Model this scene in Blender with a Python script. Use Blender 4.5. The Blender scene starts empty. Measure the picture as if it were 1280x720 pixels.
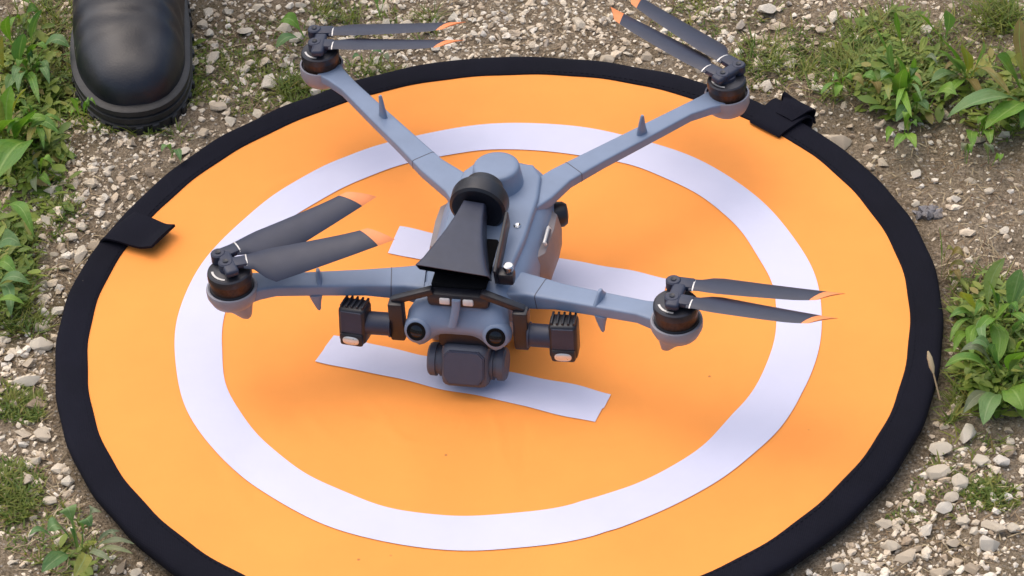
import bpy, bmesh, math, random
import numpy as np
from mathutils import Vector, Matrix

random.seed(7)
rng = np.random.default_rng(7)
R = math.radians
scene = bpy.context.scene
COL = scene.collection

# ------------------------------------------------------------------ camera
CAM = Vector((0.0, -1.473530, 1.274494))
CR = Vector((0.9962982, -0.0598892, -0.0616704))
CU = Vector((0.0857658, 0.6436893, 0.7604658))
CW = Vector((0.0058471, 0.7629399, -0.6464430))
FPX = 3858.08                                   # focal length in pixels of a 1280 px wide picture
cd = bpy.data.cameras.new('camera')
cd.sensor_width = 36.0
cd.lens = 36.0 * FPX / 1280.0
cd.clip_start, cd.clip_end = 0.05, 500.0
camera = bpy.data.objects.new('camera', cd)
M3 = Matrix((CR, CU, -CW)).transposed()
camera.matrix_world = Matrix.Translation(CAM) @ M3.to_4x4()
COL.objects.link(camera)
scene.camera = camera
scene.render.resolution_x, scene.render.resolution_y = 1024, 576

# ------------------------------------------------------------------ sky, sun, exposure
SUN_EL, SUN_AZ = 66.0, 320.0                     # azimuth clockwise from +Y
world = bpy.data.worlds.new('World')
scene.world = world
world.use_nodes = True
wn = world.node_tree
sky = wn.nodes.new('ShaderNodeTexSky')
sky.sky_type = 'NISHITA'
sky.sun_disc = False
sky.sun_elevation = R(SUN_EL)
sky.sun_rotation = R(SUN_AZ)
sky.dust_density = 4.0
sky.air_density = 1.0
sky.ozone_density = 1.0
bg = wn.nodes['Background']
wn.links.new(sky.outputs[0], bg.inputs[0])
bg.inputs[1].default_value = 0.13
sl = bpy.data.lights.new('sun', 'SUN')
sl.energy = 1.4
sl.angle = R(110)
sl.color = (1.0, 0.89, 0.73)
sun = bpy.data.objects.new('sun', sl)
sd = Vector((math.sin(R(SUN_AZ)) * math.cos(R(SUN_EL)), math.cos(R(SUN_AZ)) * math.cos(R(SUN_EL)), math.sin(R(SUN_EL))))
sun.rotation_euler = (-sd).to_track_quat('-Z', 'Y').to_euler()
COL.objects.link(sun)
scene.view_settings.view_transform = 'Standard'
scene.view_settings.look = 'None'
scene.view_settings.gamma = 1.0
scene.view_settings.exposure = 0.60

# ------------------------------------------------------------------ helpers
def at(px, py, z=0.0):
    """ground point (height z) that the photo shows at pixel px, py"""
    d = CR * ((px - 640) / FPX) + CU * ((360 - py) / FPX) + CW
    t = (z - CAM.z) / d.z
    return CAM + d * t

def to_px(x, y, z=0.0):
    X = np.stack([x - CAM.x, y - CAM.y, np.zeros_like(x) + z - CAM.z], -1)
    dz = X @ np.array(CW)
    return 640 + FPX * (X @ np.array(CR)) / dz, 360 - FPX * (X @ np.array(CU)) / dz

def tag(o, label=None, cat=None, group=None, kind=None):
    if label: o['label'] = label
    if cat: o['category'] = cat
    if group: o['group'] = group
    if kind: o['kind'] = kind
    return o

def link(name, me, mat=None, parent=None):
    o = bpy.data.objects.new(name, me)
    COL.objects.link(o)
    if mat is not None and len(me.materials) == 0:
        me.materials.append(mat)
    if parent is not None:
        o.parent = parent
    return o

def empty(name, loc=(0, 0, 0), rz=0.0):
    o = bpy.data.objects.new(name, None)
    COL.objects.link(o)
    o.location = loc
    o.rotation_euler = (0, 0, rz)
    o.empty_display_size = 0.02
    return o

def finish(me, smooth=35):
    if smooth:
        me.polygons.foreach_set('use_smooth', [True] * len(me.polygons))
        me.set_sharp_from_angle(angle=R(smooth))
    me.update()
    return me

def from_bm(bm, name, mat, parent=None, smooth=35):
    bmesh.ops.recalc_face_normals(bm, faces=bm.faces)
    me = bpy.data.meshes.new(name)
    bm.to_mesh(me); bm.free()
    finish(me, smooth)
    return link(name, me, mat, parent)

def pydata(name, v, f, mat, parent=None, smooth=35):
    bm = bmesh.new()
    vs = [bm.verts.new(p) for p in v]
    for q in f:
        try: bm.faces.new([vs[i] for i in q])
        except ValueError: pass
    return from_bm(bm, name, mat, parent, smooth)

def big_mesh(name, V, F, mat, parent=None, smooth=False):
    """V (n,3), F (m,k) numpy"""
    me = bpy.data.meshes.new(name)
    k = F.shape[1]
    me.vertices.add(len(V)); me.vertices.foreach_set('co', V.astype(np.float32).ravel())
    me.loops.add(F.size); me.loops.foreach_set('vertex_index', F.astype(np.int32).ravel())
    me.polygons.add(len(F))
    me.polygons.foreach_set('loop_start', np.arange(0, F.size, k, dtype=np.int32))
    me.polygons.foreach_set('loop_total', np.full(len(F), k, dtype=np.int32))
    me.polygons.foreach_set('use_smooth', np.full(len(F), bool(smooth)))
    me.update(calc_edges=True)
    me.validate()
    return link(name, me, mat, parent)

def box_bm(bm, c, s, bev=0.001, rot=None, seg=2, taper=None):
    t = bmesh.new()
    bmesh.ops.create_cube(t, size=1.0)
    for v in t.verts:
        v.co = Vector((v.co.x * s[0], v.co.y * s[1], v.co.z * s[2]))
        if taper:                                   # (axis, factor at + end)
            ax, fac = taper
            k = 1 + (fac - 1) * (v.co[ax] / s[ax] + 0.5)
            for i in range(3):
                if i != ax: v.co[i] *= k
    if bev > 0:
        bmesh.ops.bevel(t, geom=list(t.edges), offset=bev, segments=seg, profile=0.5, affect='EDGES')
    Mx = Matrix.Translation(Vector(c))
    if rot: Mx = Mx @ rot
    bmesh.ops.transform(t, matrix=Mx, verts=t.verts)
    me = bpy.data.meshes.new('tmp'); t.to_mesh(me); t.free()
    bm.from_mesh(me); bpy.data.meshes.remove(me)

def box(name, c, s, mat, parent=None, bev=0.001, rot=None, seg=2, taper=None):
    bm = bmesh.new()
    box_bm(bm, c, s, bev, rot, seg, taper)
    return from_bm(bm, name, mat, parent)

def frame(d):
    d = Vector(d).normalized()
    a = Vector((0, 0, 1)) if abs(d.z) < 0.9 else Vector((1, 0, 0))
    x = a.cross(d).normalized()
    return x, d.cross(x), d

def lathe_bm(bm, org, axis, prof, n=24, cap=True):
    """prof: list of (distance along axis, radius)"""
    x, y, d = frame(axis); org = Vector(org)
    rings = []
    for (h, r) in prof:
        rings.append([bm.verts.new(org + d * h + (x * math.cos(2 * math.pi * k / n) + y * math.sin(2 * math.pi * k / n)) * r) for k in range(n)])
    for a, b in zip(rings[:-1], rings[1:]):
        for k in range(n):
            bm.faces.new((a[k], a[(k + 1) % n], b[(k + 1) % n], b[k]))
    if cap:
        bm.faces.new(rings[0][::-1]); bm.faces.new(rings[-1])

def lathe(name, org, axis, prof, mat, parent=None, n=24, smooth=35):
    bm = bmesh.new(); lathe_bm(bm, org, axis, prof, n)
    return from_bm(bm, name, mat, parent, smooth)

def loft_bm(bm, rings, cap=True):
    R_ = [[bm.verts.new(p) for p in r] for r in rings]
    n = len(R_[0])
    for a, b in zip(R_[:-1], R_[1:]):
        for k in range(n):
            bm.faces.new((a[k], a[(k + 1) % n], b[(k + 1) % n], b[k]))
    if cap:
        bm.faces.new(R_[0][::-1]); bm.faces.new(R_[-1])

def loft(name, rings, mat, parent=None, smooth=35):
    bm = bmesh.new(); loft_bm(bm, rings)
    return from_bm(bm, name, mat, parent, smooth)

def sup(n, e):
    """unit superellipse"""
    out = []
    for k in range(n):
        a = 2 * math.pi * (k + .5) / n
        c, s = math.cos(a), math.sin(a)
        out.append((math.copysign(abs(c) ** (2 / e), c), math.copysign(abs(s) ** (2 / e), s)))
    return out

def lattice(seed):
    return np.random.default_rng(seed).random((256, 256)).astype(np.float64)
_L = [lattice(100 + i) for i in range(6)]
def vnoise(x, y, scale, k=0):
    x = np.asarray(x, float) * scale + 1000.3; y = np.asarray(y, float) * scale + 1000.7
    xi = np.floor(x).astype(int); yi = np.floor(y).astype(int)
    fx = x - xi; fy = y - yi
    fx = fx * fx * (3 - 2 * fx); fy = fy * fy * (3 - 2 * fy)
    T = _L[k % 6]
    a = T[xi % 256, yi % 256]; b = T[(xi + 1) % 256, yi % 256]
    c = T[xi % 256, (yi + 1) % 256]; d = T[(xi + 1) % 256, (yi + 1) % 256]
    return (a * (1 - fx) + b * fx) * (1 - fy) + (c * (1 - fx) + d * fx) * fy

# ------------------------------------------------------------------ materials
class Mat:
    def __init__(self, name):
        self.m = bpy.data.materials.new(name); self.m.use_nodes = True
        self.nt = self.m.node_tree; self.n = self.nt.nodes; self.l = self.nt.links
        self.b = self.n['Principled BSDF']
    def node(self, t, **kw):
        nd = self.n.new(t)
        for k, v in kw.items():
            if k.startswith('i_'): nd.inputs[k[2:].replace('_', ' ')].default_value = v
            else: setattr(nd, k, v)
        return nd
    def link(self, a, b): self.l.new(a, b)
    def ramp(self, fac, stops, interp='LINEAR'):
        r = self.node('ShaderNodeValToRGB'); r.color_ramp.interpolation = interp
        e = r.color_ramp.elements
        while len(e) < len(stops): e.new(0.5)
        for el, (p, c) in zip(e, stops):
            el.position = p; el.color = (*c, 1) if len(c) == 3 else c
        self.link(fac, r.inputs[0]); return r.outputs[0]
    def mix(self, fac, a, b, mode='MIX'):
        x = self.node('ShaderNodeMix', data_type='RGBA', blend_type=mode)
        for s, v in ((x.inputs[0], fac), (x.inputs[6], a), (x.inputs[7], b)):
            if hasattr(v, 'is_linked'): self.link(v, s)
            elif isinstance(v, (int, float)): s.default_value = v
            else: s.default_value = (*v, 1)
        return x.outputs[2]
    def noise(self, scale, detail=3, rough=.55, coord=None, dist=0.0):
        t = self.node('ShaderNodeTexNoise'); t.inputs['Scale'].default_value = scale
        t.inputs['Detail'].default_value = detail; t.inputs['Roughness'].default_value = rough
        t.inputs['Distortion'].default_value = dist
        if coord is not None: self.link(coord, t.inputs['Vector'])
        return t.outputs[0]
    def coord(self, which='Object'):
        if not hasattr(self, '_tc'): self._tc = self.node('ShaderNodeTexCoord')
        return self._tc.outputs[which]
    def bump(self, h, strength=.3, dist=.001, prev=None):
        b = self.node('ShaderNodeBump'); b.inputs['Strength'].default_value = strength
        b.inputs['Distance'].default_value = dist; self.link(h, b.inputs['Height'])
        if prev is not None: self.link(prev, b.inputs['Normal'])
        self.link(b.outputs[0], self.b.inputs['Normal']); return b.outputs[0]

def simple(name, col, rough=.5, var=.12, nscale=60, metal=0.0, bump=.15, bscale=900, bdist=.0003, spec=.5, rvar=.08):
    m = Mat(name); c = m.coord()
    n = m.noise(nscale, 4, .6, c)
    lo = tuple(x * (1 - var) for x in col); hi = tuple(min(1, x * (1 + var)) for x in col)
    m.link(m.ramp(n, [(.3, lo), (.7, hi)]), m.b.inputs['Base Color'])
    mr = m.node('ShaderNodeMapRange'); m.link(m.noise(nscale * 2.3, 3, .6, c), mr.inputs[0])
    mr.inputs[3].default_value = max(.02, rough - rvar); mr.inputs[4].default_value = min(1, rough + rvar)
    m.link(mr.outputs[0], m.b.inputs['Roughness'])
    m.b.inputs['Metallic'].default_value = metal
    m.b.inputs['Specular IOR Level'].default_value = spec
    if bump: m.bump(m.noise(bscale, 2, .5, c), bump, bdist)
    return m.m

GREY = simple('drone_grey_plastic', (.168, .220, .322), .46, .07, 45, bump=.12, bscale=2500, bdist=.0002)
GREYD = simple('drone_dark_grey_plastic', (.070, .078, .108), .5, .08, 60, bump=.12, bscale=2500, bdist=.0002)
TAUPE = simple('drone_taupe_plastic', (.200, .175, .180), .5, .08, 60, bump=.1, bscale=2500, bdist=.0002)
BLACKP = simple('black_plastic', (.010, .0108, .017), .42, .2, 80, bump=.15, bscale=2200, bdist=.0002)
BLACKM = simple('matte_black_lining', (.006, .006, .007), .9, .2, 80, spec=.1)
SLATE = simple('horn_slate_plastic', (.022, .028, .054), .5, .12, 80, bump=.25, bscale=3000, bdist=.0002)
PROP = simple('propeller_plastic', (.020, .025, .050), .48, .1, 60, bump=.1, bscale=3000, bdist=.0002)
COVERP = simple('lens_cover_plastic', (.052, .058, .092), .42, .08, 80)
MOTORD = simple('motor_bell_metal', (.030, .031, .040), .38, .1, 200, metal=.4)
CUP = simple('motor_cup_plastic', (.235, .235, .275), .48, .07, 60, bump=.1, bscale=2500, bdist=.0002)
TIP = simple('orange_tip_paint', (.85, .27, .09), .5, .08, 120)
SILVER = simple('silver_print', (.62, .60, .58), .4, .1, 300, metal=.3)
COPPER = simple('motor_winding_copper', (.055, .030, .022), .45, .35, 500, metal=.5)
METAL = simple('screw_metal', (.55, .55, .56), .25, .1, 400, metal=1.0)
GLASS = simple('lens_glass', (.004, .005, .009), .12, .1, 100, bump=0, spec=.4)
LED = simple('white_led_cover', (.60, .57, .56), .3, .05, 300, bump=.05)
REFL = simple('lamp_reflector', (.70, .69, .66), .30, .05, 300, metal=.6, bump=.05)

def fabric(name, col, var=.05, weave=2600, rough=.75, bstr=.2, sheen=.0, patch=9):
    m = Mat(name); c = m.coord()
    lo = tuple(x * (1 - var) for x in col); hi = tuple(min(1, x * (1 + var * .6)) for x in col)
    n = m.noise(patch, 5, .62, c)
    m.link(m.ramp(n, [(.35, lo), (.65, hi)]), m.b.inputs['Base Color'])
    m.b.inputs['Roughness'].default_value = rough
    m.b.inputs['Specular IOR Level'].default_value = .25
    w1 = m.node('ShaderNodeTexWave', wave_type='BANDS', bands_direction='X'); w1.inputs['Scale'].default_value = weave / 6
    w2 = m.node('ShaderNodeTexWave', wave_type='BANDS', bands_direction='Y'); w2.inputs['Scale'].default_value = weave / 6
    m.link(c, w1.inputs[0]); m.link(c, w2.inputs[0])
    wv = m.mix(.5, w1.outputs[0], w2.outputs[0])
    b1 = m.bump(wv, bstr, .0002)
    m.bump(m.noise(22, 4, .55, c), .18, .0035, b1)
    return m.m
def specks(mat, col, scale=55, thr=.93):
    nt = mat.node_tree; b = nt.nodes['Principled BSDF']; src = b.inputs['Base Color'].links[0].from_socket
    m = Mat.__new__(Mat); m.m = mat; m.nt = nt; m.n = nt.nodes; m.l = nt.links; m.b = b
    c = m.coord()
    vs = m.node('ShaderNodeTexVoronoi'); vs.inputs['Scale'].default_value = scale; m.link(c, vs.inputs['Vector'])
    sc = m.node('ShaderNodeSeparateColor'); m.link(vs.outputs['Color'], sc.inputs[0])
    sp = m.mix(1.0, m.ramp(sc.outputs[0], [(thr, (0, 0, 0)), (thr + .01, (1, 1, 1))]), m.ramp(vs.outputs['Distance'], [(.03, (.7, .7, .7)), (.07, (0, 0, 0))]), 'MULTIPLY')
    m.link(m.mix(sp, src, col), b.inputs['Base Color'])
ORANGE = fabric('pad_orange_nylon', (.92, .322, .064))
specks(ORANGE, (.25, .12, .05))
WHITE = fabric('pad_white_nylon', (.595, .600, .745), .04)
RIM = fabric('pad_black_binding', (.0062, .0064, .0125), .3, 1800, .85, .5)
specks(RIM, (.14, .13, .12), 140, .90)
specks(WHITE, (.40, .36, .34), 55, .93)
RIM.node_tree.nodes['Principled BSDF'].inputs['Specular IOR Level'].default_value = .12

def leather():
    m = Mat('boot_black_leather'); c = m.coord()
    vs = m.node('ShaderNodeTexVoronoi'); vs.inputs['Scale'].default_value = 120; m.link(c, vs.inputs['Vector'])
    sc = m.node('ShaderNodeSeparateColor'); m.link(vs.outputs['Color'], sc.inputs[0])
    sp = m.mix(1.0, m.ramp(sc.outputs[0], [(.90, (0, 0, 0)), (.92, (1, 1, 1))]), m.ramp(vs.outputs['Distance'], [(.05, (.8, .8, .8)), (.12, (0, 0, 0))]), 'MULTIPLY')
    du = m.ramp(m.noise(60, 5, .7, c), [(.50, (0, 0, 0)), (.80, (.10, .10, .10))])
    cb = m.mix(du, (.0035, .0045, .0105), (.13, .12, .11))
    m.link(m.mix(sp, cb, (.35, .32, .28)), m.b.inputs['Base Color'])
    n = m.noise(38, 4, .6, c)
    mr = m.node('ShaderNodeMapRange'); m.link(n, mr.inputs[0])
    mr.inputs[3].default_value = .33; mr.inputs[4].default_value = .52
    m.link(mr.outputs[0], m.b.inputs['Roughness'])
    m.b.inputs['Specular IOR Level'].default_value = .6
    vo = m.node('ShaderNodeTexVoronoi'); vo.inputs['Scale'].default_value = 700; m.link(c, vo.inputs['Vector'])
    b1 = m.bump(vo.outputs[0], .12, .0004)
    mp = m.node('ShaderNodeMapping'); mp.inputs['Scale'].default_value = (1, 2, 2); m.link(c, mp.inputs[0])
    m.bump(m.noise(16, 3, .45, mp.outputs[0]), .16, .004, b1)
    return m.m
LEATHER = leather()
RUBBER = simple('boot_black_rubber', (.016, .016, .018), .55, .3, 90, bump=.3, bscale=600, bdist=.0006)
TROUSER = fabric('trouser_dark_cloth', (.02, .022, .03), .1, 1500)

def soil():
    m = Mat('soil'); c = m.coord()  # tan dust over grit, with crevice shade painted into its dark end
    big = m.noise(7, 4, .6, c); mid = m.noise(45, 5, .65, c); fine = m.noise(420, 4, .7, c)
    base = m.ramp(mid, [(.25, (.150, .110, .070)), (.5, (.285, .225, .158)), (.75, (.420, .345, .258))])
    grit = m.ramp(fine, [(.34, (.055, .037, .020)), (.5, (.235, .178, .115)), (.66, (.52, .43, .32))])
    a = m.mix(.55, base, grit)
    moss = m.ramp(big, [(.50, (0, 0, 0)), (.66, (1, 1, 1))])
    mossm = m.mix(.6, moss, m.ramp(m.noise(140, 3, .6, c), [(.42, (0, 0, 0)), (.6, (1, 1, 1))]), 'MULTIPLY')
    mf = m.node('ShaderNodeMath', operation='MULTIPLY'); m.link(mossm, mf.inputs[0]); mf.inputs[1].default_value = .75
    col = m.mix(mf.outputs[0], a, (.105, .082, .030))
    vo = m.node('ShaderNodeTexVoronoi'); vo.inputs['Scale'].default_value = 330; m.link(c, vo.inputs['Vector'])
    sep = m.node('ShaderNodeSeparateColor'); m.link(vo.outputs['Color'], sep.inputs[0])
    pk = m.ramp(sep.outputs[0], [(.70, (0, 0, 0)), (.74, (1, 1, 1))])
    dk = m.ramp(vo.outputs['Distance'], [(.28, (1, 1, 1)), (.42, (0, 0, 0))])
    pf = m.mix(1.0, pk, dk, 'MULTIPLY')
    col = m.mix(pf, col, m.ramp(sep.outputs[1], [(0, (.26, .21, .16)), (1, (.50, .45, .38))]))
    m.link(col, m.b.inputs['Base Color'])
    m.b.inputs['Roughness'].default_value = .95; m.b.inputs['Specular IOR Level'].default_value = .15
    b1 = m.bump(fine, .9, .004)
    b2 = m.bump(m.noise(120, 4, .65, c), .8, .008, b1)
    m.bump(pf, .6, .0015, b2)
    return m.m
SOIL = soil()

def stone_mat(name, island, pale=False):
    m = Mat(name); c = m.coord()
    if island:
        g = m.node('ShaderNodeNewGeometry'); rnd = g.outputs['Random Per Island']
    else:
        g = m.node('ShaderNodeObjectInfo'); rnd = g.outputs['Random']
    col = m.ramp(rnd, [(0, (.36, .26, .165)), (.12, (.58, .46, .32)), (.4, (.74, .62, .46)), (.75, (.82, .72, .56)), (.93, (.86, .79, .67)), (1, (.46, .39, .32))])
    if pale: col = m.ramp(rnd, [(0, (.62, .50, .36)), (.35, (.76, .65, .49)), (.7, (.83, .74, .59)), (1, (.86, .80, .70))])
    n = m.noise(160, 5, .65, c)
    col = m.mix(m.ramp(n, [(.48, (0, 0, 0)), (.72, (.5, .5, .5))]), col, (.38, .29, .19), 'MIX')
    n2 = m.noise(900, 3, .6, c)
    col = m.mix(.16, col, m.ramp(n2, [(.35, (.35, .3, .24)), (.65, (.75, .7, .64))]))
    m.link(col, m.b.inputs['Base Color'])
    m.b.inputs['Roughness'].default_value = .9; m.b.inputs['Specular IOR Level'].default_value = .2
    b1 = m.bump(n2, .45, .0012)
    m.bump(n, .5, .003, b1)
    return m.m
STONE = stone_mat('limestone', False)
STONEP = stone_mat('pale_limestone', False, True)
GRAVEL = stone_mat('limestone_gravel', True)

def leaf_mat(name, dark, light, vein, island=False, trans=.35):
    m = Mat(name); c = m.coord('UV')
    if island:
        g = m.node('ShaderNodeNewGeometry'); rnd = g.outputs['Random Per Island']
    else:
        g = m.node('ShaderNodeObjectInfo'); rnd = g.outputs['Random']
    col = m.ramp(rnd, [(0, dark), (.55, tuple((a + b) / 2 for a, b in zip(dark, light))), (.88, light), (.94, (.30, .30, .060)), (1, (.30, .21, .085))])
    oc = m.coord('Object')
    n = m.noise(70, 4, .6, oc)
    col = m.mix(m.ramp(n, [(.45, (0, 0, 0)), (.8, (.6, .6, .6))]), col, (light[0] * 1.25, light[1] * .95, light[2]))
    if not island:
        sx = m.node('ShaderNodeSeparateXYZ'); m.link(c, sx.inputs[0])
        d = m.node('ShaderNodeMath', operation='SUBTRACT'); m.link(sx.outputs[0], d.inputs[0]); d.inputs[1].default_value = .5
        ab = m.node('ShaderNodeMath', operation='ABSOLUTE'); m.link(d.outputs[0], ab.inputs[0])
        rib = m.ramp(ab.outputs[0], [(.012, (.7, .7, .7)), (.05, (0, 0, 0))])
        w = m.node('ShaderNodeMath', operation='SINE'); mu = m.node('ShaderNodeMath', operation='MULTIPLY')
        m.link(ab.outputs[0], mu.inputs[0]); mu.inputs[1].default_value = 42; m.link(mu.outputs[0], w.inputs[0])
        pv = m.ramp(w.outputs[0], [(.75, (0, 0, 0)), (1.0, (.10, .10, .10))])
        ve = m.mix(1.0, rib, pv, 'ADD')
        col = m.mix(ve, col, vein)
        b1 = m.bump(w.outputs[0], .12, .0005)
        m.bump(n, .6, .004, b1)
    m.link(col, m.b.inputs['Base Color'])
    m.b.inputs['Roughness'].default_value = .48; m.b.inputs['Specular IOR Level'].default_value = .4
    tr = m.node('ShaderNodeBsdfTranslucent')
    tc = m.mix(1.0, col, (1.0, 1.15, .45), 'MULTIPLY'); m.link(tc, tr.inputs[0])
    ms = m.node('ShaderNodeMixShader'); ms.inputs[0].default_value = trans
    m.link(m.b.outputs[0], ms.inputs[1]); m.link(tr.outputs[0], ms.inputs[2])
    m.link(ms.outputs[0], m.n['Material Output'].inputs[0])
    return m.m
LEAF = leaf_mat('leaf_green', (.095, .225, .034), (.215, .385, .052), (.30, .44, .13))
LEAFB = leaf_mat('leaf_bluish_green', (.090, .200, .070), (.175, .300, .105), (.30, .40, .19))
LEAFG = leaf_mat('leaf_grey_green', (.130, .175, .095), (.210, .250, .140), (.3, .32, .2))
LEAFO = leaf_mat('leaf_olive_dry', (.19, .14, .045), (.26, .24, .06), (.36, .28, .13))
GRASSM = leaf_mat('grass_blades', (.09, .165, .026), (.26, .290, .065), (.2, .3, .1), True, .4)
COVER = leaf_mat('ground_cover_leaves', (.095, .185, .028), (.270, .345, .062), (.2, .3, .1), True, .35)
def straw():
    m = Mat('dry_straw'); g = m.node('ShaderNodeNewGeometry')
    m.link(m.ramp(g.outputs['Random Per Island'], [(0, (.11, .06, .03)), (.4, (.24, .165, .09)), (1, (.44, .36, .22))]), m.b.inputs['Base Color'])
    m.b.inputs['Roughness'].default_value = .8
    return m.m
STRAW = straw()

# ------------------------------------------------------------------ ground
PADR = 0.280
def gz(x, y):
    x = np.asarray(x, float); y = np.asarray(y, float)
    r = np.hypot(x, y)
    h = -0.0085 + 0.009 * (vnoise(x, y, 9, 0) - .5) + 0.006 * (vnoise(x, y, 28, 1) - .5) + 0.0035 * (vnoise(x, y, 85, 2) - .5) + .002 * (vnoise(x, y, 210, 3) - .5)
    k = np.clip((r - PADR + .012) / .05, 0, 1)
    return -0.0135 * (1 - k) + h * k
def gzs(x, y): return float(gz(np.array([x]), np.array([y]))[0])
def axis_pts(lo, hi, step, far):
    a = list(np.arange(lo, hi + step / 2, step))
    d, x = step, hi
    pos = []
    while x < far:
        d *= 1.22; x += d; pos.append(x)
    d, x = step, lo; neg = []
    while x > -far:
        d *= 1.22; x -= d; neg.append(x)
    return np.array(neg[::-1] + a + pos)
gx, gy = axis_pts(-.62, .68, .0032, 60), axis_pts(-.48, .72, .0032, 60)
GX, GY = np.meshgrid(gx, gy)
GZ = gz(GX, GY)
V = np.stack([GX.ravel(), GY.ravel(), GZ.ravel()], 1)
nx, ny = len(gx), len(gy)
I = np.arange(nx * ny).reshape(ny, nx)
F = np.stack([I[:-1, :-1].ravel(), I[:-1, 1:].ravel(), I[1:, 1:].ravel(), I[1:, :-1].ravel()], 1)
ground = big_mesh('ground', V, F, SOIL, None, True)
tag(ground, 'bare brown gravelly soil around the landing pad', kind='structure')

# ------------------------------------------------------------------ landing pad
def padz(x, y):
    x = np.asarray(x, float); y = np.asarray(y, float)
    r = np.hypot(x, y)
    h = .0013 * (vnoise(x, y, 11, 4) - .5) + .0012 * (vnoise(x + .5 * y, y * .4, 34, 5) - .5)
    # creases pressed into the cloth
    for (cx, cy, ang, L, wdt, amp) in CREASE:
        ux, uy = math.cos(ang), math.sin(ang)
        s = (x - cx) * ux + (y - cy) * uy; t = -(x - cx) * uy + (y - cy) * ux + .006 * np.sin(s * 60)
        h = h + .6 * amp * np.exp(-(t / wdt) ** 2) * np.exp(-(s / L) ** 4)
    return h * np.clip((.262 - r) / .03, 0, 1) + .0005
CREASE = []
for (x0, y0, x1, y1, w_, a_) in [(400, 520, 560, 556, .003, .0011), (420, 545, 520, 552, .0028, -.0009), (440, 500, 530, 560, .003, .0009),
                                 (330, 500, 470, 570, .004, .0010), (600, 520, 650, 590, .003, .0009), (640, 530, 670, 600, .003, -.0008), (700, 560, 790, 540, .004, .0009),
                                 (480, 600, 560, 590, .003, .0008), (330, 250, 420, 190, .004, .0012), (870, 430, 930, 520, .005, .0010), (250, 560, 340, 650, .005, .0010), (700, 620, 800, 690, .005, .0008), (960, 470, 1060, 540, .005, .0009)]:
    a, b = at(x0, y0), at(x1, y1)
    CREASE.append(((a.x + b.x) / 2, (a.y + b.y) / 2, math.atan2(b.y - a.y, b.x - a.x), (b - a).length / 2, w_, a_))

pad = empty('landing_pad', (0, 0, 0))
tag(pad, 'round orange fabric landing pad with black rim, white ring and letter H', 'landing pad')
def ann(name, r0, r1, mat, dz, nr, na, wob=0.0, seed=0):
    th = np.linspace(0, 2 * np.pi, na, endpoint=False)
    rr = np.linspace(0, 1, nr)
    w0 = wob * (np.sin(3 * th + seed) + .7 * np.sin(7 * th + 2 * seed) + .5 * np.sin(13 * th + seed) + .4 * np.sin(21 * th)) 
    A = (r0 + (w0 if r0 > 0 else 0))[None, :] if r0 > 0 else np.zeros((1, na))
    B = (r1 + wob * (np.sin(4 * th + 1 + seed) + .6 * np.sin(9 * th + seed) + .4 * np.sin(17 * th)))[None, :]
    Rr = A + (B - A) * rr[:, None]
    X = Rr * np.cos(th); Y = Rr * np.sin(th); Z = padz(X, Y) + dz
    Vv = np.stack([X.ravel(), Y.ravel(), Z.ravel()], 1)
    ii = np.arange(nr * na).reshape(nr, na); jj = np.roll(ii, -1, 1)
    Ff = np.stack([ii[:-1].ravel(), ii[1:].ravel(), jj[1:].ravel(), jj[:-1].ravel()], 1)
    return big_mesh(name, Vv, Ff, mat, pad, True)
ann('fabric', .0005, .264, ORANGE, 0, 90, 320)
ann('ring', .1751, .2036, WHITE, .0006, 16, 320, .0007, 1.3)
def bar(name, c0, c1, c2, c3, n1=60, n2=12, wob=.0007, dz=.0006):
    """quad strip between long edges c0-c1 and c3-c2"""
    s = np.linspace(0, 1, n1)[:, None]; t = np.linspace(0, 1, n2)[None, :]
    P = [None, None]
    for i in (0, 1):
        e0 = c0[i] + (c1[i] - c0[i]) * s; e1 = c3[i] + (c2[i] - c3[i]) * s
        P[i] = e0 + (e1 - e0) * t
    P[1] = P[1] + wob * (np.sin(s * 17) + .8 * np.sin(s * 29 + 1)) * np.where(t > .5, 1, -.6)
    Z = padz(P[0], P[1]) + dz
    Vv = np.stack([P[0].ravel(), P[1].ravel(), Z.ravel()], 1)
    ii = np.arange(n1 * n2).reshape(n1, n2)
    Ff = np.stack([ii[:-1, :-1].ravel(), ii[1:, :-1].ravel(), ii[1:, 1:].ravel(), ii[:-1, 1:].ravel()], 1)
    return big_mesh(name, Vv, Ff, WHITE, pad, True)
fa, fb, fc, fd = at(394, 453), at(744, 529.6), at(763.6, 493), at(417.5, 422)
bar('letter_bar', fa, fb, fc, fd)
ra, rd = at(485, 317), at(500, 285)
L_ = fb - fa
rb = ra + L_ * 1.0; rc = rd + (fc - fd) * 1.0
bar('letter_bar', ra, rb, rc, rd)
mid = lambda a, b, k: a + (b - a) * k
bar('letter_bar', mid(fd, fc, .43) + Vector((0, .0008, 0)), mid(ra, rb, .43) - Vector((0, .0008, 0)), mid(ra, rb, .54) - Vector((0, .0008, 0)), mid(fd, fc, .54) + Vector((0, .0008, 0)), 40, 12, 0.0)
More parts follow.
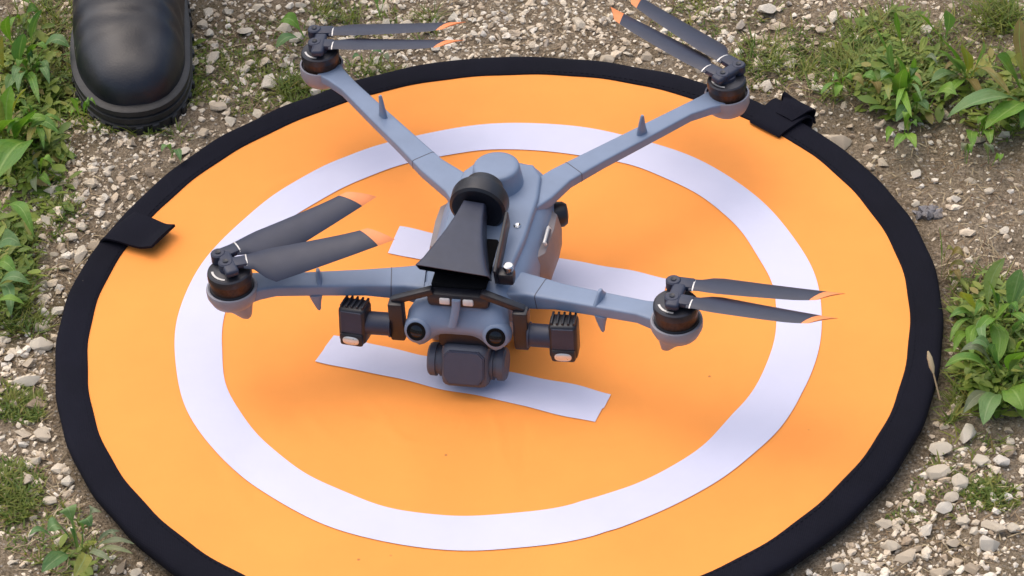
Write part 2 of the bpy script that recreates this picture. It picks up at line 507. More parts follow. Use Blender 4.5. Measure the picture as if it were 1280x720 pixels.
# rim: a soft binding over a sprung hoop
na = 300
prof = [(.2592, .0006), (.2594, .0012), (.2600, .0015), (.264, .0018), (.268, .0021), (.272, .0023), (.2755, .0022), (.2782, .0016), (.2796, .0003), (.2800, -.0020), (.2796, -.0050), (.2775, -.0068), (.270, -.0076), (.262, -.0066)]
Vv = []
for k in range(na):
    th = 2 * math.pi * k / na
    wv = .0006 * math.sin(5 * th) + .0004 * math.sin(11 * th + 1) + .0003 * math.sin(37 * th)
    hz = .0007 * math.sin(4 * th + 1) + .0005 * math.sin(9 * th) + .0003 * math.sin(31 * th)
    for (r, z) in prof:
        q = (r - .2592) / .02
        Vv.append(((r + wv) * math.cos(th), (r + wv) * math.sin(th), z + hz * q))
npf = len(prof)
ii = np.arange(na * npf).reshape(na, npf); jj = np.roll(ii, -1, 0)
Ff = np.stack([ii[:, :-1].ravel(), jj[:, :-1].ravel(), jj[:, 1:].ravel(), ii[:, 1:].ravel()], 1)
big_mesh('rim', np.array(Vv), Ff, RIM, pad, True)
# stitch line along the inner edge of the binding
bm = bmesh.new()
for k in range(420):
    th = 2 * math.pi * k / 420
    box_bm(bm, (.2622 * math.cos(th), .2622 * math.sin(th), .00175), (.0004, .0022, .0003), 0, Matrix.Rotation(th, 4, 'Z'))
from_bm(bm, 'stitching', RIM, pad, 0)

def strip(name, path, width, thick, mat, parent, wdir=None, n=None, widths=None):
    """ribbon along a path of Vectors"""
    pts = [Vector(p) for p in path]
    # resample with Catmull-Rom
    out = []
    for i in range(len(pts) - 1):
        p0 = pts[max(i - 1, 0)]; p1 = pts[i]; p2 = pts[i + 1]; p3 = pts[min(i + 2, len(pts) - 1)]
        for k in range(6):
            t = k / 6
            out.append(.5 * ((2 * p1) + (p2 - p0) * t + (2 * p0 - 5 * p1 + 4 * p2 - p3) * t * t + (-p0 + 3 * p1 - 3 * p2 + p3) * t ** 3))
    out.append(pts[-1])
    rings = []
    m = len(out)
    for i, p in enumerate(out):
        d = (out[min(i + 1, m - 1)] - out[max(i - 1, 0)]).normalized()
        side = Vector(wdir).normalized()
        up = d.cross(side).normalized()
        if i and up.dot(lastup) < 0: up = -up
        lastup = up
        s2 = up.cross(d).normalized()
        w = width if widths is None else widths[0] + (widths[1] - widths[0]) * i / (m - 1)
        ring = []
        for a in (-1, -.5, 0, .5, 1):
            ring.append(p + s2 * (a * w / 2) + up * (thick / 2 - .0006 * abs(a) ** 2))
        for a in (1, .5, 0, -.5, -1):
            ring.append(p + s2 * (a * w / 2) - up * (thick / 2))
        rings.append(ring)
    return loft(name, rings, mat, parent, 40)
# left strap: a loose band folded over the rim with its end curling up
o1, o2, i1, i2 = at(170, 266, .003), at(126, 303, .003), at(213, 281, .009), at(193, 309, .009)
om, im = (o1 + o2) / 2, (i1 + i2) / 2
wd = (o1 - o2).normalized()
drc = (im - om)
def along(k, z): 
    q = om + drc * k; return Vector((q.x, q.y, z))
strip('strap', [along(-.02, -.011), along(-.10, -.003), along(.02, .0045), along(.3, .0062), along(.6, .0060), along(.8, .0065), along(1.02, .0095)], .0225, .0022, RIM, pad, wd, widths=(.0345, .0260))
# right strap: bunched loop standing up on the outer edge
a0 = math.atan2(.186, .208)
ur = Vector((math.cos(a0), math.sin(a0), 0)); ut = Vector((-ur.y, ur.x, 0))
def rp(r, z): return ur * r + Vector((0, 0, z))
strip('strap', [rp(.2555, .0016), rp(.258, .0032), rp(.264, .0040), rp(.270, .0044), rp(.276, .0048), rp(.282, .0046), rp(.286, .0022), rp(.287, -.0020), rp(.283, -.0070), rp(.274, -.0092)], .030, .0022, RIM, pad, ut, widths=(.026, .034))
strip('strap_loop', [rp(.271, .0056) - ut * .004, rp(.277, .0068) - ut * .004, rp(.283, .0082) - ut * .004, rp(.2885, .0066) - ut * .003, rp(.2905, .0010), rp(.290, -.0060)], .026, .0018, RIM, pad, ut, widths=(.014, .032))

# ------------------------------------------------------------------ drone
YAW = R(-13.9)
drone = empty('drone', (-0.02509548, -0.0603517, 0.0), YAW)
tag(drone, 'grey folding quadcopter drone with black horn loudspeaker and two small spotlights, standing on the pad', 'drone')
X0 = .003
def ring_y(y, hw, zb, zt, e=3.6, n=36, topk=.90, x0=X0, tilt=0.0):
    out = []; x0 = X0 + .0045 * min(1, max(0, y - .01) / .05); hw = hw * (1 - .09 * min(1, max(0, y - .01) / .05))
    for (cx, cz) in sup(n, e):
        z = (zb + zt) / 2 + cz * (zt - zb) / 2
        k = topk + (1 - topk) * (1 - max(0, cz)) if cz > 0 else 1 - .16 * (-cz)
        out.append(Vector((x0 + cx * hw * k, y + tilt * cz, z)))
    return out
body = loft('body', [ring_y(.006, .0215, .044, .0600, 3), ring_y(.010, .0270, .038, .0635, 3.2), ring_y(.018, .0315, .030, .0670), ring_y(.032, .0355, .023, .0695), ring_y(.050, .0375, .018, .0710),
                     ring_y(.075, .0395, .015, .0725), ring_y(.100, .0405, .015, .0730), ring_y(.118, .0385, .018, .0730), ring_y(.130, .0345, .024, .0722), ring_y(.138, .0275, .032, .0700, 3), ring_y(.142, .018, .040, .066, 2.6)], GREY, drone, 50)
# raised spine panel on the back and seams
def slab(name, pts, z0, z1, mat, parent, bev=.0012, seg=3):
    bm = bmesh.new()
    lo = [bm.verts.new((x, y, z0(x, y) if callable(z0) else z0)) for x, y in pts]
    hi = [bm.verts.new((x, y, z1(x, y) if callable(z1) else z1)) for x, y in pts]
    n = len(pts)
    top = bm.faces.new(hi); bm.faces.new(lo[::-1])
    for k in range(n): bm.faces.new((lo[k], lo[(k + 1) % n], hi[(k + 1) % n], hi[k]))
    bmesh.ops.recalc_face_normals(bm, faces=bm.faces)
    if bev: bmesh.ops.bevel(bm, geom=list(top.edges), offset=bev, segments=seg, profile=.5, affect='EDGES')
    return from_bm(bm, name, mat, parent, 40)
ztop = lambda x, y: .0722 + .0016 * min(1, max(0, (y - .03) / .07))
XB = X0 + .0045
slab('top_panel', [(XB - .024, .032), (XB + .022, .032), (XB + .0255, .062), (XB + .027, .100), (XB + .025, .122), (XB + .018, .133), (XB - .018, .133), (XB - .025, .122), (XB - .027, .100), (XB - .0265, .062)], .066, lambda x, y: ztop(x, y) + .0002, GREY, body, .0024, 4)
# nose: sloping face between the two front eyes
xn = X0 - .0022
nv, nf = [], []
NX = 25
for i in range(NX):
    u = -1 + 2 * i / (NX - 1); x = u * .0318
    wing = math.exp(-((abs(u) - .76) / .27) ** 2)           # swelling round each eye
    arch = .0425 - .0080 * wing - .0008 * (1 - abs(u))
    hwk = 1 - .10 * abs(u) ** 6
    zt = .0645 - .0035 * abs(u) ** 3
    fy = -.0002 - .0042 * wing + .006 * abs(u) ** 8
    prof_ = [(.024, arch + .001), (.010, arch), (fy + .0030, arch + .0002), (fy + .0004, arch + .0022), (fy, .0475), (fy + .0008, .0510), (fy + .0040 - .001 * wing, .0550), (.0090, zt - .0012), (.0115, zt), (.024, zt + .001)]
    nv += [(xn + x * (hwk if k > 6 else 1) * (1 - .10 * max(0, k - 5) / 4), y_, z_) for k, (y_, z_) in enumerate(prof_)]
k_ = 10
for i in range(NX - 1):
    for j in range(k_ - 1):
        a = i * k_ + j; nf.append((a, a + 1, a + k_ + 1, a + k_))
nf.append(tuple(range(k_))[::-1]); nf.append(tuple(range((NX - 1) * k_, NX * k_)))
pydata('nose_plate', nv, nf, GREY, drone, 50)
for sx in (-1, 1):
    ex = xn + sx * .0240
    ax = Vector((sx * .08, -1, .36)).normalized()
    o_ = Vector((ex, .0024, .0456))
    e = lathe('front_sensor', o_, ax, [(0, .0094), (.0060, .0080), (.0068, .0070), (.0072, .0060)], GREY, drone, 28, 60)
    lathe('sensor_ring', o_ + ax * .0072, ax, [(-.001, .0060), (.0004, .0060), (.0007, .0054), (.0004, .0042), (.0, .0040)], BLACKM, e, 28)
    lathe('sensor_lens', o_ + ax * .0072, ax, [(-.001, .0042), (.0002, .0040), (.0006, .0026), (.0008, .0008)], GLASS, e, 24)
# dome on the tail
lathe('antenna_dome', (X0 + .0035, .1115, .068), (0, 0, 1), [(0, .0172), (.005, .0165), (.0175, .0148), (.0192, .0143), (.0199, .0134), (.0202, .0110), (.0202, .004)], GREY, drone, 48, 45)
# side walls
for sx in (-1, 1):
    xs = XB + sx * .0348
    sp = loft('side_panel', [[Vector((xs + sx * dx, y, z)) for dx, z in ((-.006, .030), (.0000 + b, .029), (.0035 + b, .034), (.0040 + b, .046), (.0015 + b, .0575), (-.006, .060))] for y, b in ((.060, -.005), (.066, .0), (.090, .0015), (.104, .001), (.110, -.005))], TAUPE, drone, 40)
    if sx < 0: continue                      # the left flank hides behind the horn
    slot = box('side_slot', (xs + sx * .0008, .078, .0615), (.0020, .017, .0034), SILVER, drone, .0009, Matrix.Rotation(R(-sx * 25), 4, 'Y'))
    box('slot_recess', (xs + sx * .0013, .078, .0612), (.0022, .0135, .0022), GREYD, slot, .0006, Matrix.Rotation(R(-sx * 25), 4, 'Y'))
    lathe('side_sensor', (xs - sx * .002, .1150, .0480), (sx, .25, 0), [(0, .0085), (.006, .008), (.0085, .0062), (.0092, .002)], BLACKP, drone, 20)
    lathe('screw', (XB + sx * .0190, .0715, .0722), (0, 0, 1), [(0, .0024), (.0016, .0024), (.0021, .0018), (.0015, .0008)], METAL, drone, 14)
# belly legs that carry the drone
for sx in (-1, 1):
    bm = bmesh.new()
    pts = [((X0 + sx * .0265, .050, .030), .0060), ((X0 + sx * .0265, .048, .018), .0052), ((X0 + sx * .0265, .046, .008), .0048), ((X0 + sx * .0265, .045, .0024), .0042)]
    loft_bm(bm, [[Vector(c) + Vector((a * r, b * r * 1.25, 0)) for a, b in sup(16, 3)] for c, r in pts])
    lg = from_bm(bm, 'leg', TAUPE, drone)
    bm = bmesh.new()
    pts = [((X0 + sx * .024, .112, .020), .0060), ((X0 + sx * .024, .113, .010), .0052), ((X0 + sx * .024, .114, .0024), .0042)]
    loft_bm(bm, [[Vector(c) + Vector((a * r, b * r * 1.4, 0)) for a, b in sup(16, 3)] for c, r in pts])
    from_bm(bm, 'leg', TAUPE, drone)

def arm(name, pts, parent, mat):
    """pts: list of (centre, width, thickness); horizontal-width box section, swept"""
    cs = [Vector(p[0]) for p in pts]; rings = []
    for i, (c, w, t) in enumerate(pts):
        d = cs[min(i + 1, len(cs) - 1)] - cs[max(i - 1, 0)]
        d.normalize(); side = d.cross(Vector((0, 0, 1))).normalized(); up = side.cross(d)
        rings.append([Vector(c) + side * (a * w / 2) + up * (b * t / 2) for a, b in sup(32, 7.5)])
    return loft(name, rings, mat, parent, 32)

def blade_mesh(L, s, chord, t0, t1, pitch0, pitch1):
    """folding propeller blade along +X from its pivot, t0..t1 of its length; s = sense of rotation"""
    n = 14; rings = []
    m = 12
    for i in range(n + 1):
        t = t0 + (t1 - t0) * i / n
        # chord distribution: narrow root, widest at 30 %, swept sharp tip
        if t < .12: c = chord * .46
        elif t < .27: u = (t - .12) / .15; c = chord * (.46 + .54 * (u * u * (3 - 2 * u)))
        else: u = (t - .27) / .73; c = chord * (1 - .50 * u)
        off = -s * (c - .46 * chord) * .42
        th = .0020 * (1 - t) ** 1.5 + .0008
        pit = s * (pitch0 + (pitch1 - pitch0) * t) * min(1, max(0.0, (t - .05) / .2))
        sweep = .0
        ring = []
        for k in range(m):
            a = 2 * math.pi * k / m
            yy = math.cos(a) * c / 2; zz = math.sin(a) * th / 2 - .07 * c * (math.cos(a) ** 2) * (1 if True else 0)
            # raked tip: trailing edge ends earlier than the leading edge
            xx = L * t + ((.5 + math.cos(a) * s * .5) * -.015 * max(0, (t - .70) / .3) ** 1.2)
            y2 = (yy + off) * math.cos(pit) - zz * math.sin(pit)
            z2 = (yy + off) * math.sin(pit) + zz * math.cos(pit)
            ring.append(Vector((xx, y2, z2 + .004 * t * t)))
        rings.append(ring)
    return rings

def motor_unit(x, y, ztop, rad, sx, rear, arm_pts):
    a = arm('arm', arm_pts, drone, GREY)
    # hinge seam round the arm
    (c0, w0, t0), (c1, w1, t1) = (arm_pts[2], arm_pts[3]) if rear else (arm_pts[1], arm_pts[2])
    for kk in (.35, ):
        cc = Vector(c0).lerp(Vector(c1), kk); dd = (Vector(c1) - Vector(c0)).normalized()
        sd_ = dd.cross(Vector((0, 0, 1))).normalized(); up_ = sd_.cross(dd); ww = w0 + (w1 - w0) * kk; tt = t0 + (t1 - t0) * kk
        loft('hinge_seam', [[cc + dd * q + sd_ * (a_ * (ww / 2 + .00012)) + up_ * (b_ * (tt / 2 + .00012)) for a_, b_ in sup(32, 7.5)] for q in (-.0003, .0003)], GREYD, a, 40)
    # mount cup under the motor with its little foot
    h = .014
    zb = ztop - h
    lathe('motor_mount', (x, y, zb - .0115), (0, 0, 1), [(0, rad * .70), (.003, rad * .98), (.008, rad * 1.14), (.0115 + (.0025 if rear else 0), rad * 1.15), (.0128 + (.0025 if rear else 0), rad * 1.13), (.0130 + (.0025 if rear else 0), rad * 1.05), (.0125, rad * 1.02)], CUP, a, 32, 40)
    if not rear:
        fx = x - sx * .004
        loft('foot', [[Vector((fx + a_ * w, y + b_ * d, z)) for a_, b_ in sup(16, 2.4)] for z, w, d, fx in ((zb - .004, .0120, .0115, x), (zb - .011, .0105, .0095, x - sx * .001), (zb - .0165, .0062, .0060, x - sx * .0045), (zb - .0210, .0034, .0040, x - sx * .0065), (zb - .0226, .0018, .0022, x - sx * .007))], CUP, a, 60)
    mo = lathe('motor', (x, y, ztop - .0045), (0, 0, 1), [(0, rad), (.0025, rad), (.0042, rad * .97), (.0050, rad * .90), (.0051, rad * .55), (.0060, rad * .40)], MOTORD, drone, 36, 35)
    lathe('winding', (x, y, zb + .0005), (0, 0, 1), [(0, rad * .93), (.009, rad * .93)], COPPER, mo, 36)
    lathe('motor_base', (x, y, zb - .002), (0, 0, 1), [(0, rad), (.0032, rad), (.0042, rad * .96)], BLACKP, mo, 36)
    # arc print on the bell
    bm = bmesh.new()
    nA = 14; a0_ = R(200)
    for i in range(nA):
        t0_, t1_ = a0_ + R(70) * i / nA, a0_ + R(70) * (i + 1) / nA
        vs = [bm.verts.new((x + math.cos(t) * r_, y + math.sin(t) * r_, ztop + .00085)) for t, r_ in ((t0_, rad * .70), (t1_, rad * .70), (t1_, rad * .80), (t0_, rad * .80))]
        bm.faces.new(vs)
    bmesh.ops.remove_doubles(bm, verts=bm.verts, dist=1e-5)
    from_bm(bm, 'arc_mark', SILVER, mo, 0)
    return a

def propeller(x, y, ztop, rad, blades, s):
    """blades: list of (root point, tip point) in drone space, folded side by side"""
    zc = ztop + .0046
    dirs = [(Vector(t) - Vector(r)).normalized() for r, t in blades]
    dm = (dirs[0] + dirs[1]).normalized(); side = Vector((-dm.y, dm.x, 0))
    bm = bmesh.new()
    rot = Matrix.Rotation(math.atan2(dm.y, dm.x), 4, 'Z')
    box_bm(bm, Vector((x, y, zc)), (.0085, .0215, .0050), .0020, rot, 3)
    lathe_bm(bm, Vector((x, y, ztop + .0005)), (0, 0, 1), [(0, .0060), (.003, .0058)], 20)
    piv = []
    for (r, t), d in zip(blades, dirs):
        r = Vector((r[0], r[1], zc)); p = r - Vector((d.x, d.y, 0)) * .0125
        piv.append((p, d))
        lathe_bm(bm, p - Vector((0, 0, .0036)), (0, 0, 1), [(0, .0046), (.0056, .0046), (.0064, .0038)], 18)
        rt = Matrix.Rotation(math.atan2(d.y, d.x), 4, 'Z')
        box_bm(bm, p + Vector((d.x, d.y, 0)) * .006, (.014, .0092, .0042), .0016, rt, 2)
    hub = from_bm(bm, 'propeller', PROP, drone, 40)
    for (r, t), (p, d) in zip(blades, piv):
        L = (Vector((t[0], t[1], zc)) - p).length
        Mx = Matrix.Translation(p + Vector((0, 0, .0006))) @ Matrix.Rotation(math.atan2(d.y, d.x), 4, 'Z')
        for nm, t0, t1, mt in (('blade', .10, .895, PROP), ('blade_tip', .8965, 1.0, TIP)):
            rings = blade_mesh(L, s, .0245, t0, t1, R(21), R(13))
            loft(nm, [[Mx @ v for v in rg] for rg in rings], mt, hub, 50)
        # pale ring printed at the root
        rings = blade_mesh(L, s, .0245, .119, .127, R(21), R(13))
        rr = []
        for rg in rings:
            c = sum(rg, Vector()) / len(rg)
            rr.append([Mx @ (c + (v - c) * 1.06) for v in rg])
        loft('root_mark', rr, SILVER, hub, 50)
        lathe('pivot_screw', p + Vector((0, 0, .0026)), (0, 0, 1), [(0, .0017), (.0007, .0017), (.0004, .0008)], BLACKP, hub, 12)

MF = .1360
fl = [((X0 - .028, .030, .0560), .024, .016), ((X0 - .040, .0285, .0575), .0195, .0125), ((-.060, .0240, .0596), .0165, .0092), ((-.090, .0155, .0630), .0150, .0082), ((-.113, .0088, .0656), .0142, .0080), ((-.123, .0052, .0666), .0175, .0092), ((-.130, .0020, .0668), .0210, .0095)]
motor_unit(-MF - .001, -.0030, .0850, .0137, -1, False, fl)
motor_unit(MF, -.0030, .0850, .0137, 1, False, [((-c[0] + (2 * X0 if i < 2 else 0), c[1], c[2]), w, t) for i, (c, w, t) in enumerate(fl)])
rl = [((XB - .012, .095, .0670), .026, .0080), ((XB - .026, .112, .0670), .0215, .0078), ((-.040, .130, .0670), .0172, .0074), ((-.060, .152, .0668), .0150, .0070), ((-.085, .179, .0662), .0136, .0068), ((-.112, .209, .0652), .0118, .0068), ((-.123, .2205, .0642), .0145, .0072), ((-.130, .228, .0635), .0185, .0070)]
motor_unit(-.1368, .2340, .0770, .0128, -1, True, rl)
motor_unit(.1358, .2290, .0770, .0128, 1, True, [((-c[0] + (2 * XB if i < 2 else .004 * max(0, 5 - i) / 3), c[1] - .005 * i / 7, c[2]), w, t) for i, (c, w, t) in enumerate(rl)])
arms = [o for o in drone.children if o.name.split('.')[0] == 'arm']
def fin(parent, c, d, h, l, up=1):
    c = Vector(c); d = Vector(d).normalized(); sd_ = Vector((-d.y, d.x, 0))
    rings = []
    for z, k, sh in ((0, 1, 0), (.35, .72, .0), (.7, .46, .0004), (.93, .30, .0008), (1, .15, .001)):
        rings.append([c + d * (a * l / 2 * k + sh) + sd_ * (b * .0021 * (1 - .5 * z)) + Vector((0, 0, up * h * z)) for a, b in sup(14, 2.4)])
    loft('arm_fin', rings, GREY, parent, 50)
fin(arms[0], (-.0875, .0165, .0665), (-.3, 1, 0), .0065, .015)
fin(arms[0], (-.0885, .0095, .0595), (1, .2, 0), .0120, .0085, -1)
fin(arms[1], (.0865, .0165, .0665), (.3, 1, 0), .0065, .015)
fin(arms[1], (.0880, .0095, .0595), (1, -.2, 0), .0120, .0085, -1)
fin(arms[2], (-.0820, .1775, .0685), (-.7, .7, 0), .0170, .0085)
fin(arms[3], (.0880, .1765, .0685), (.7, .7, 0), .0150, .0085)
# grey cable-guard fillets where rear arms meet the shell
mm = lambda a, b, z: (a / 1000, b / 1000, z)
propeller(-MF - .001, -.0030, .0850, .0137, [(mm(-135.5, 12.3, 0), mm(-64.1, 72.6, 0)), (mm(-126.7, 1.1, 0), mm(-42.3, 34.2, 0))], 1)
propeller(MF, -.0030, .0850, .0137, [(mm(145.4, 8.7, 0), mm(234.5, 2.1, 0)), (mm(146.6, -7.2, 0), mm(232.0, -20.3, 0))], -1)
propeller(-.1368, .2340, .0770, .0128, [(mm(-130.9, 250.2, 0), mm(-42.3, 260.1, 0)), (mm(-127.3, 235.2, 0), mm(-39.8, 239.7, 0))], -1)
propeller(.1358, .2290, .0770, .0128, [(mm(132.8, 244.8, 0), mm(55.4, 307.7, 0)), (mm(123.4, 233.5, 0), mm(46.2, 287.5, 0))], 1)

# gimbal camera under the nose
gc = Vector((X0 + .0015, .0045, .0188))
tl = Matrix.Rotation(R(-20), 4, 'X')
gim = box('gimbal_camera', gc, (.0300, .0235, .0275), GREYD, drone, .0050, tl, 3)
slab_o = bmesh.new()
oc = [(-.0128, -.0058), (-.0128, .0075), (-.0092, .0112), (.0092, .0112), (.0128, .0075), (.0128, -.0058), (.0094, -.0106), (-.0094, -.0106)]
fr = Matrix.Translation(gc) @ tl
lo = [slab_o.verts.new(fr @ Vector((x, -.0108, z))) for x, z in oc]; hi = [slab_o.verts.new(fr @ Vector((x * .97, -.0134, z * .97))) for x, z in oc]
tf = slab_o.faces.new(hi); slab_o.faces.new(lo[::-1])
for k in range(8): slab_o.faces.new((lo[k], lo[(k + 1) % 8], hi[(k + 1) % 8], hi[k]))
bmesh.ops.bevel(slab_o, geom=list(tf.edges), offset=.0006, segments=2, affect='EDGES')
from_bm(slab_o, 'lens_cover', COVERP, gim)
for x_, z_ in ((-.0098, -.0088), (.0098, -.0088)):
    lathe('cover_screw', fr @ Vector((x_, -.0112, z_)), tl @ Vector((0, -1, 0)), [(0, .0011), (.0010, .0010)], BLACKP, gim, 10)
for sx in (-1, 1):
    lathe('gimbal_motor', gc + Vector((sx * .0145, .001, -.001)), (sx, 0, 0), [(0, .0100), (.0022, .0105), (.0024, .0092), (.0045, .0092), (.0047, .0105), (.0085, .0103), (.0097, .0092)], GREYD, gim, 28)
loft('gimbal_yoke', [[gc + Vector((c * .0165, yy, zz + s * .006)) for c, s in sup(20, 4)] for yy, zz in ((.014, .004), (.004, .015), (-.002, .018))], BLACKP, gim)
box('gimbal_mount', gc + Vector((0, .017, .017)), (.030, .020, .016), BLACKP, drone, .003)

# loudspeaker: bracket saddle, driver, horn
brk = box('speaker_bracket', (X0 - .002, .034, .0720), (.034, .046, .0050), BLACKM, drone, .002, None)
box('bracket_front', (X0 - .0015, .0085, .0665), (.0385, .0090, .0105), BLACKP, brk, .0028)
for x_ in (-.0072, .0072):
    box('front_light', (X0 - .002 + x_, .0035, .0672), (.0066, .0022, .0042), LED, brk, .0009, Matrix.Rotation(R(-8), 4, 'X'))
loft('clip_tab', [[Vector((X0 - .0030 + dx + c * .0027, y, z + 0)) + Vector((0, s * .0018, 0)) for c, s in sup(14, 2.4)] for dx, y, z in ((.001, .0035, .0690), (.0008, .0025, .0640), (0, .0010, .0590), (-.0012, -.0005, .0540), (-.0018, -.0010, .0515))], GREY, brk, 50)
HR = Matrix.Translation((0, .040, .086)) @ Matrix.Rotation(R(5), 4, 'Y') @ Matrix.Rotation(R(-2.0), 4, 'Z') @ Matrix.Translation((0, -.040, -.086))
def hp(x, y, z): return HR @ Vector((x, y, z))
secs = [(.072, .0068, .0810, .0945), (.060, .0085, .0785, .0940), (.045, .0120, .0760, .0930), (.030, .0165, .0735, .0918), (.020, .0195, .0745, .0905), (.0125, .0228, .0755, .0893)]
def hring(y, hw, zb, zt, k=1.0, ins=0.0, dy=0):
    return [hp(c * (hw - ins), y + dy + (zb + zt - 2 * ((zb + zt) / 2 + s * ((zt - zb) / 2 - ins))) * .42, (zb + zt) / 2 + s * ((zt - zb) / 2 - ins)) for c, s in sup(28, 12)]
outer = [hring(*q) for q in secs]
inner = [hring(*q, ins=.0009) for q in secs][::-1]
bm = bmesh.new(); loft_bm(bm, outer + [hring(*secs[-1], ins=.0005, dy=-.0004)], False)
horn = from_bm(bm, 'loudspeaker_horn', SLATE, drone, 30)
bm = bmesh.new(); loft_bm(bm, inner, False)
from_bm(bm, 'horn_lining', BLACKM, horn, 30)
# mouth grille deep inside
loft('horn_throat', [hring(.050, .0095, .0780, .0915), hring(.048, .0095, .0780, .0915)], BLACKP, horn)
lathe('driver', hp(.0015, .0700, .0865), HR.to_3x3() @ Vector((0, 1, .10)), [(.0, .0088), (-.0005, .0120), (-.0012, .0160), (.0, .0178), (.0085, .0182), (.0105, .0176), (.0110, .0150), (.020, .0120), (.021, .004)], BLACKP, horn, 44, 35)
# stay plate at the right of the horn and thumb screw
box('stay_plate', (X0 + .0195, .042, .0800), (.0022, .046, .0130), BLACKP, brk, .0008, Matrix.Rotation(R(14), 4, 'X'))
box('clamp_block', (X0 + .0255, .0230, .0735), (.0105, .0080, .0085), BLACKP, brk, .0018)
lathe('thumb_screw', (X0 + .0270, .0230, .0775), (0.1, -.05, 1), [(0, .0026), (.002, .0026), (.0022, .0032), (.0050, .0032), (.0056, .0024)], METAL, brk, 16)

def spotlight(sx, head_x, yaw, tilt):
    y = .005
    x_in = X0 - .002 + sx * .017
    xo = X0 - .002 + sx * .0385
    z_in, z_o = .0715, .0628
    # sloping bar out of the bracket, then a drop plate
    s = box('spotlight', (head_x, y + .001, .0435), (.0175, .0150, .0250), BLACKP, drone, .0028, Matrix.Rotation(yaw, 4, 'Z') @ Matrix.Rotation(tilt, 4, 'X'), 3)
    fr = Matrix.Translation((head_x, y + .001, .0435)) @ Matrix.Rotation(yaw, 4, 'Z') @ Matrix.Rotation(tilt, 4, 'X')
    bm = bmesh.new()
    d = Vector((xo - x_in, 0, z_o - z_in)); L = d.length
    box_bm(bm, ((x_in + xo) / 2, y + .002, (z_in + z_o) / 2), (L + .005, .0052, .0046), .0010, Matrix.Rotation(-math.atan2(d.z, d.x), 4, 'Y'))
    box_bm(bm, (xo, y + .001, .0480), (.0092, .0088, .0290), .0014)
    from_bm(bm, 'spotlight_bracket', BLACKP, s)
    xa = xo + sx * .004
    lathe('tilt_joint', (xa, y + .001, .0430), (sx, 0, 0), [(0, .0080), (.0012, .0080), (.0014, .0072), (abs(head_x - xa) - .006, .0072)], SLATE, s, 24)
    for k in range(5):
        bm = bmesh.new()
        box_bm(bm, fr @ Vector((-.0068 + k * .0034, .0005, .0122)), (.0014, .0125, .0036), .0003, fr.to_3x3().to_4x4(), 1)
        from_bm(bm, 'cooling_fin', BLACKP, s)
    bm = bmesh.new(); box_bm(bm, fr @ Vector((0, -.0073, .003)), (.0135, .0012, .0150), .0004, fr.to_3x3().to_4x4(), 1)
    from_bm(bm, 'face_plate', SLATE, s)
    bm = bmesh.new(); box_bm(bm, fr @ Vector((0, -.0072, -.0086)), (.0150, .0040, .0088), .0018, fr.to_3x3().to_4x4(), 2)
    from_bm(bm, 'lens_hood', BLACKP, s)
    bm = bmesh.new(); loft_bm(bm, [[fr @ Vector((c_ * .0052 * k, yy, -.0088 + s_ * .0028 * k)) for c_, s_ in sup(24, 2.6)] for yy, k in ((-.0088, 1.0), (-.0095, 1.0), (-.0098, .85), (-.0099, .3))])
    from_bm(bm, 'lens', REFL, s)
    return s
spotlight(-1, -.0645, R(-6), R(-10))
spotlight(1, .0655, R(3), R(-6))

# ------------------------------------------------------------------ boot
bt = at(176, 168, -.006)
boot = empty('boot', (bt.x, bt.y, gzs(bt.x, bt.y + .05) + .0005), R(1.5))
tag(boot, 'black leather boot with thick rubber sole, toe towards the pad', 'boot')
def plan(s, W, a, p=2.5):
    return W * (1 - (1 - min(s, a) / a) ** p) ** (1 / p) if s < a else W
def widths(s, ins=0.0):
    """left / right half widths of the sole at distance s behind the toe"""
    s2 = s - ins
    if s2 <= 0: return 0.0, 0.0
    wl, wr = plan(s2, .0490 - ins, .082, 2.15), plan(s2, .0380 - ins, .055, 2.25)
    if s > .10: k = min(1, (s - .10) / .09); wl -= .010 * k; wr -= .006 * k
    if s > .225: e = math.sqrt(max(0, 1 - ((s - .225) / (.0455 - ins)) ** 2)); wl *= e; wr *= e
    return wl, wr
def outline(ins):
    S = [ins + .0] + [ins + .27 * (1 - math.cos(math.pi * k / 40)) / 2 * (1 - ins * 2 / .27) for k in range(1, 40)] + [.2705 - ins]
    left = []; right = []
    for s in S:
        l, r = widths(s, ins); left.append((-l, s)); right.append((r, s))
    return left + right[::-1][1:-1] if False else left[1:-1] + [(0.5 * (left[-2][0] + right[-2][0]), S[-1])] + right[1:-1][::-1] + [(.0, S[0])]
def sole_layer(name, levels, mat, parent):
    return loft(name, [[Vector((x, y, z)) for x, y in outline(i_)] for z, i_ in levels], mat, parent, 40)
toe_spring = lambda s: .004 * max(0, 1 - s / .06) ** 2
sole = sole_layer('sole', [(.0, .0035), (.0015, .0015), (.0075, .0010), (.0082, .0022), (.0094, .0022), (.0102, .0010), (.0140, .0010), (.0147, .0024), (.0158, .0024), (.0166, .0008), (.0200, .0010), (.0212, .0030), (.0214, .0090)], RUBBER, boot)
oo = outline(.001)
seglen = 0; lugs = 0; prev = oo[0]
for q in oo[1:]:
    seglen += math.hypot(q[0] - prev[0], q[1] - prev[1])
    if seglen > .0105 and q[1] < .24:
        seglen = 0
        nrm = Vector((q[1] - prev[1], -(q[0] - prev[0]), 0)).normalized()
        if nrm.dot(Vector((q[0], q[1] - .1, 0))) < 0: nrm = -nrm
        box('tread_lug', Vector((q[0], q[1], .0042)) + nrm * .0002, (.0022, .0058, .0070), RUBBER, sole, .0008, Matrix.Rotation(math.atan2(nrm.y, nrm.x), 4, 'Z'), 1)
    prev = q
rings = []
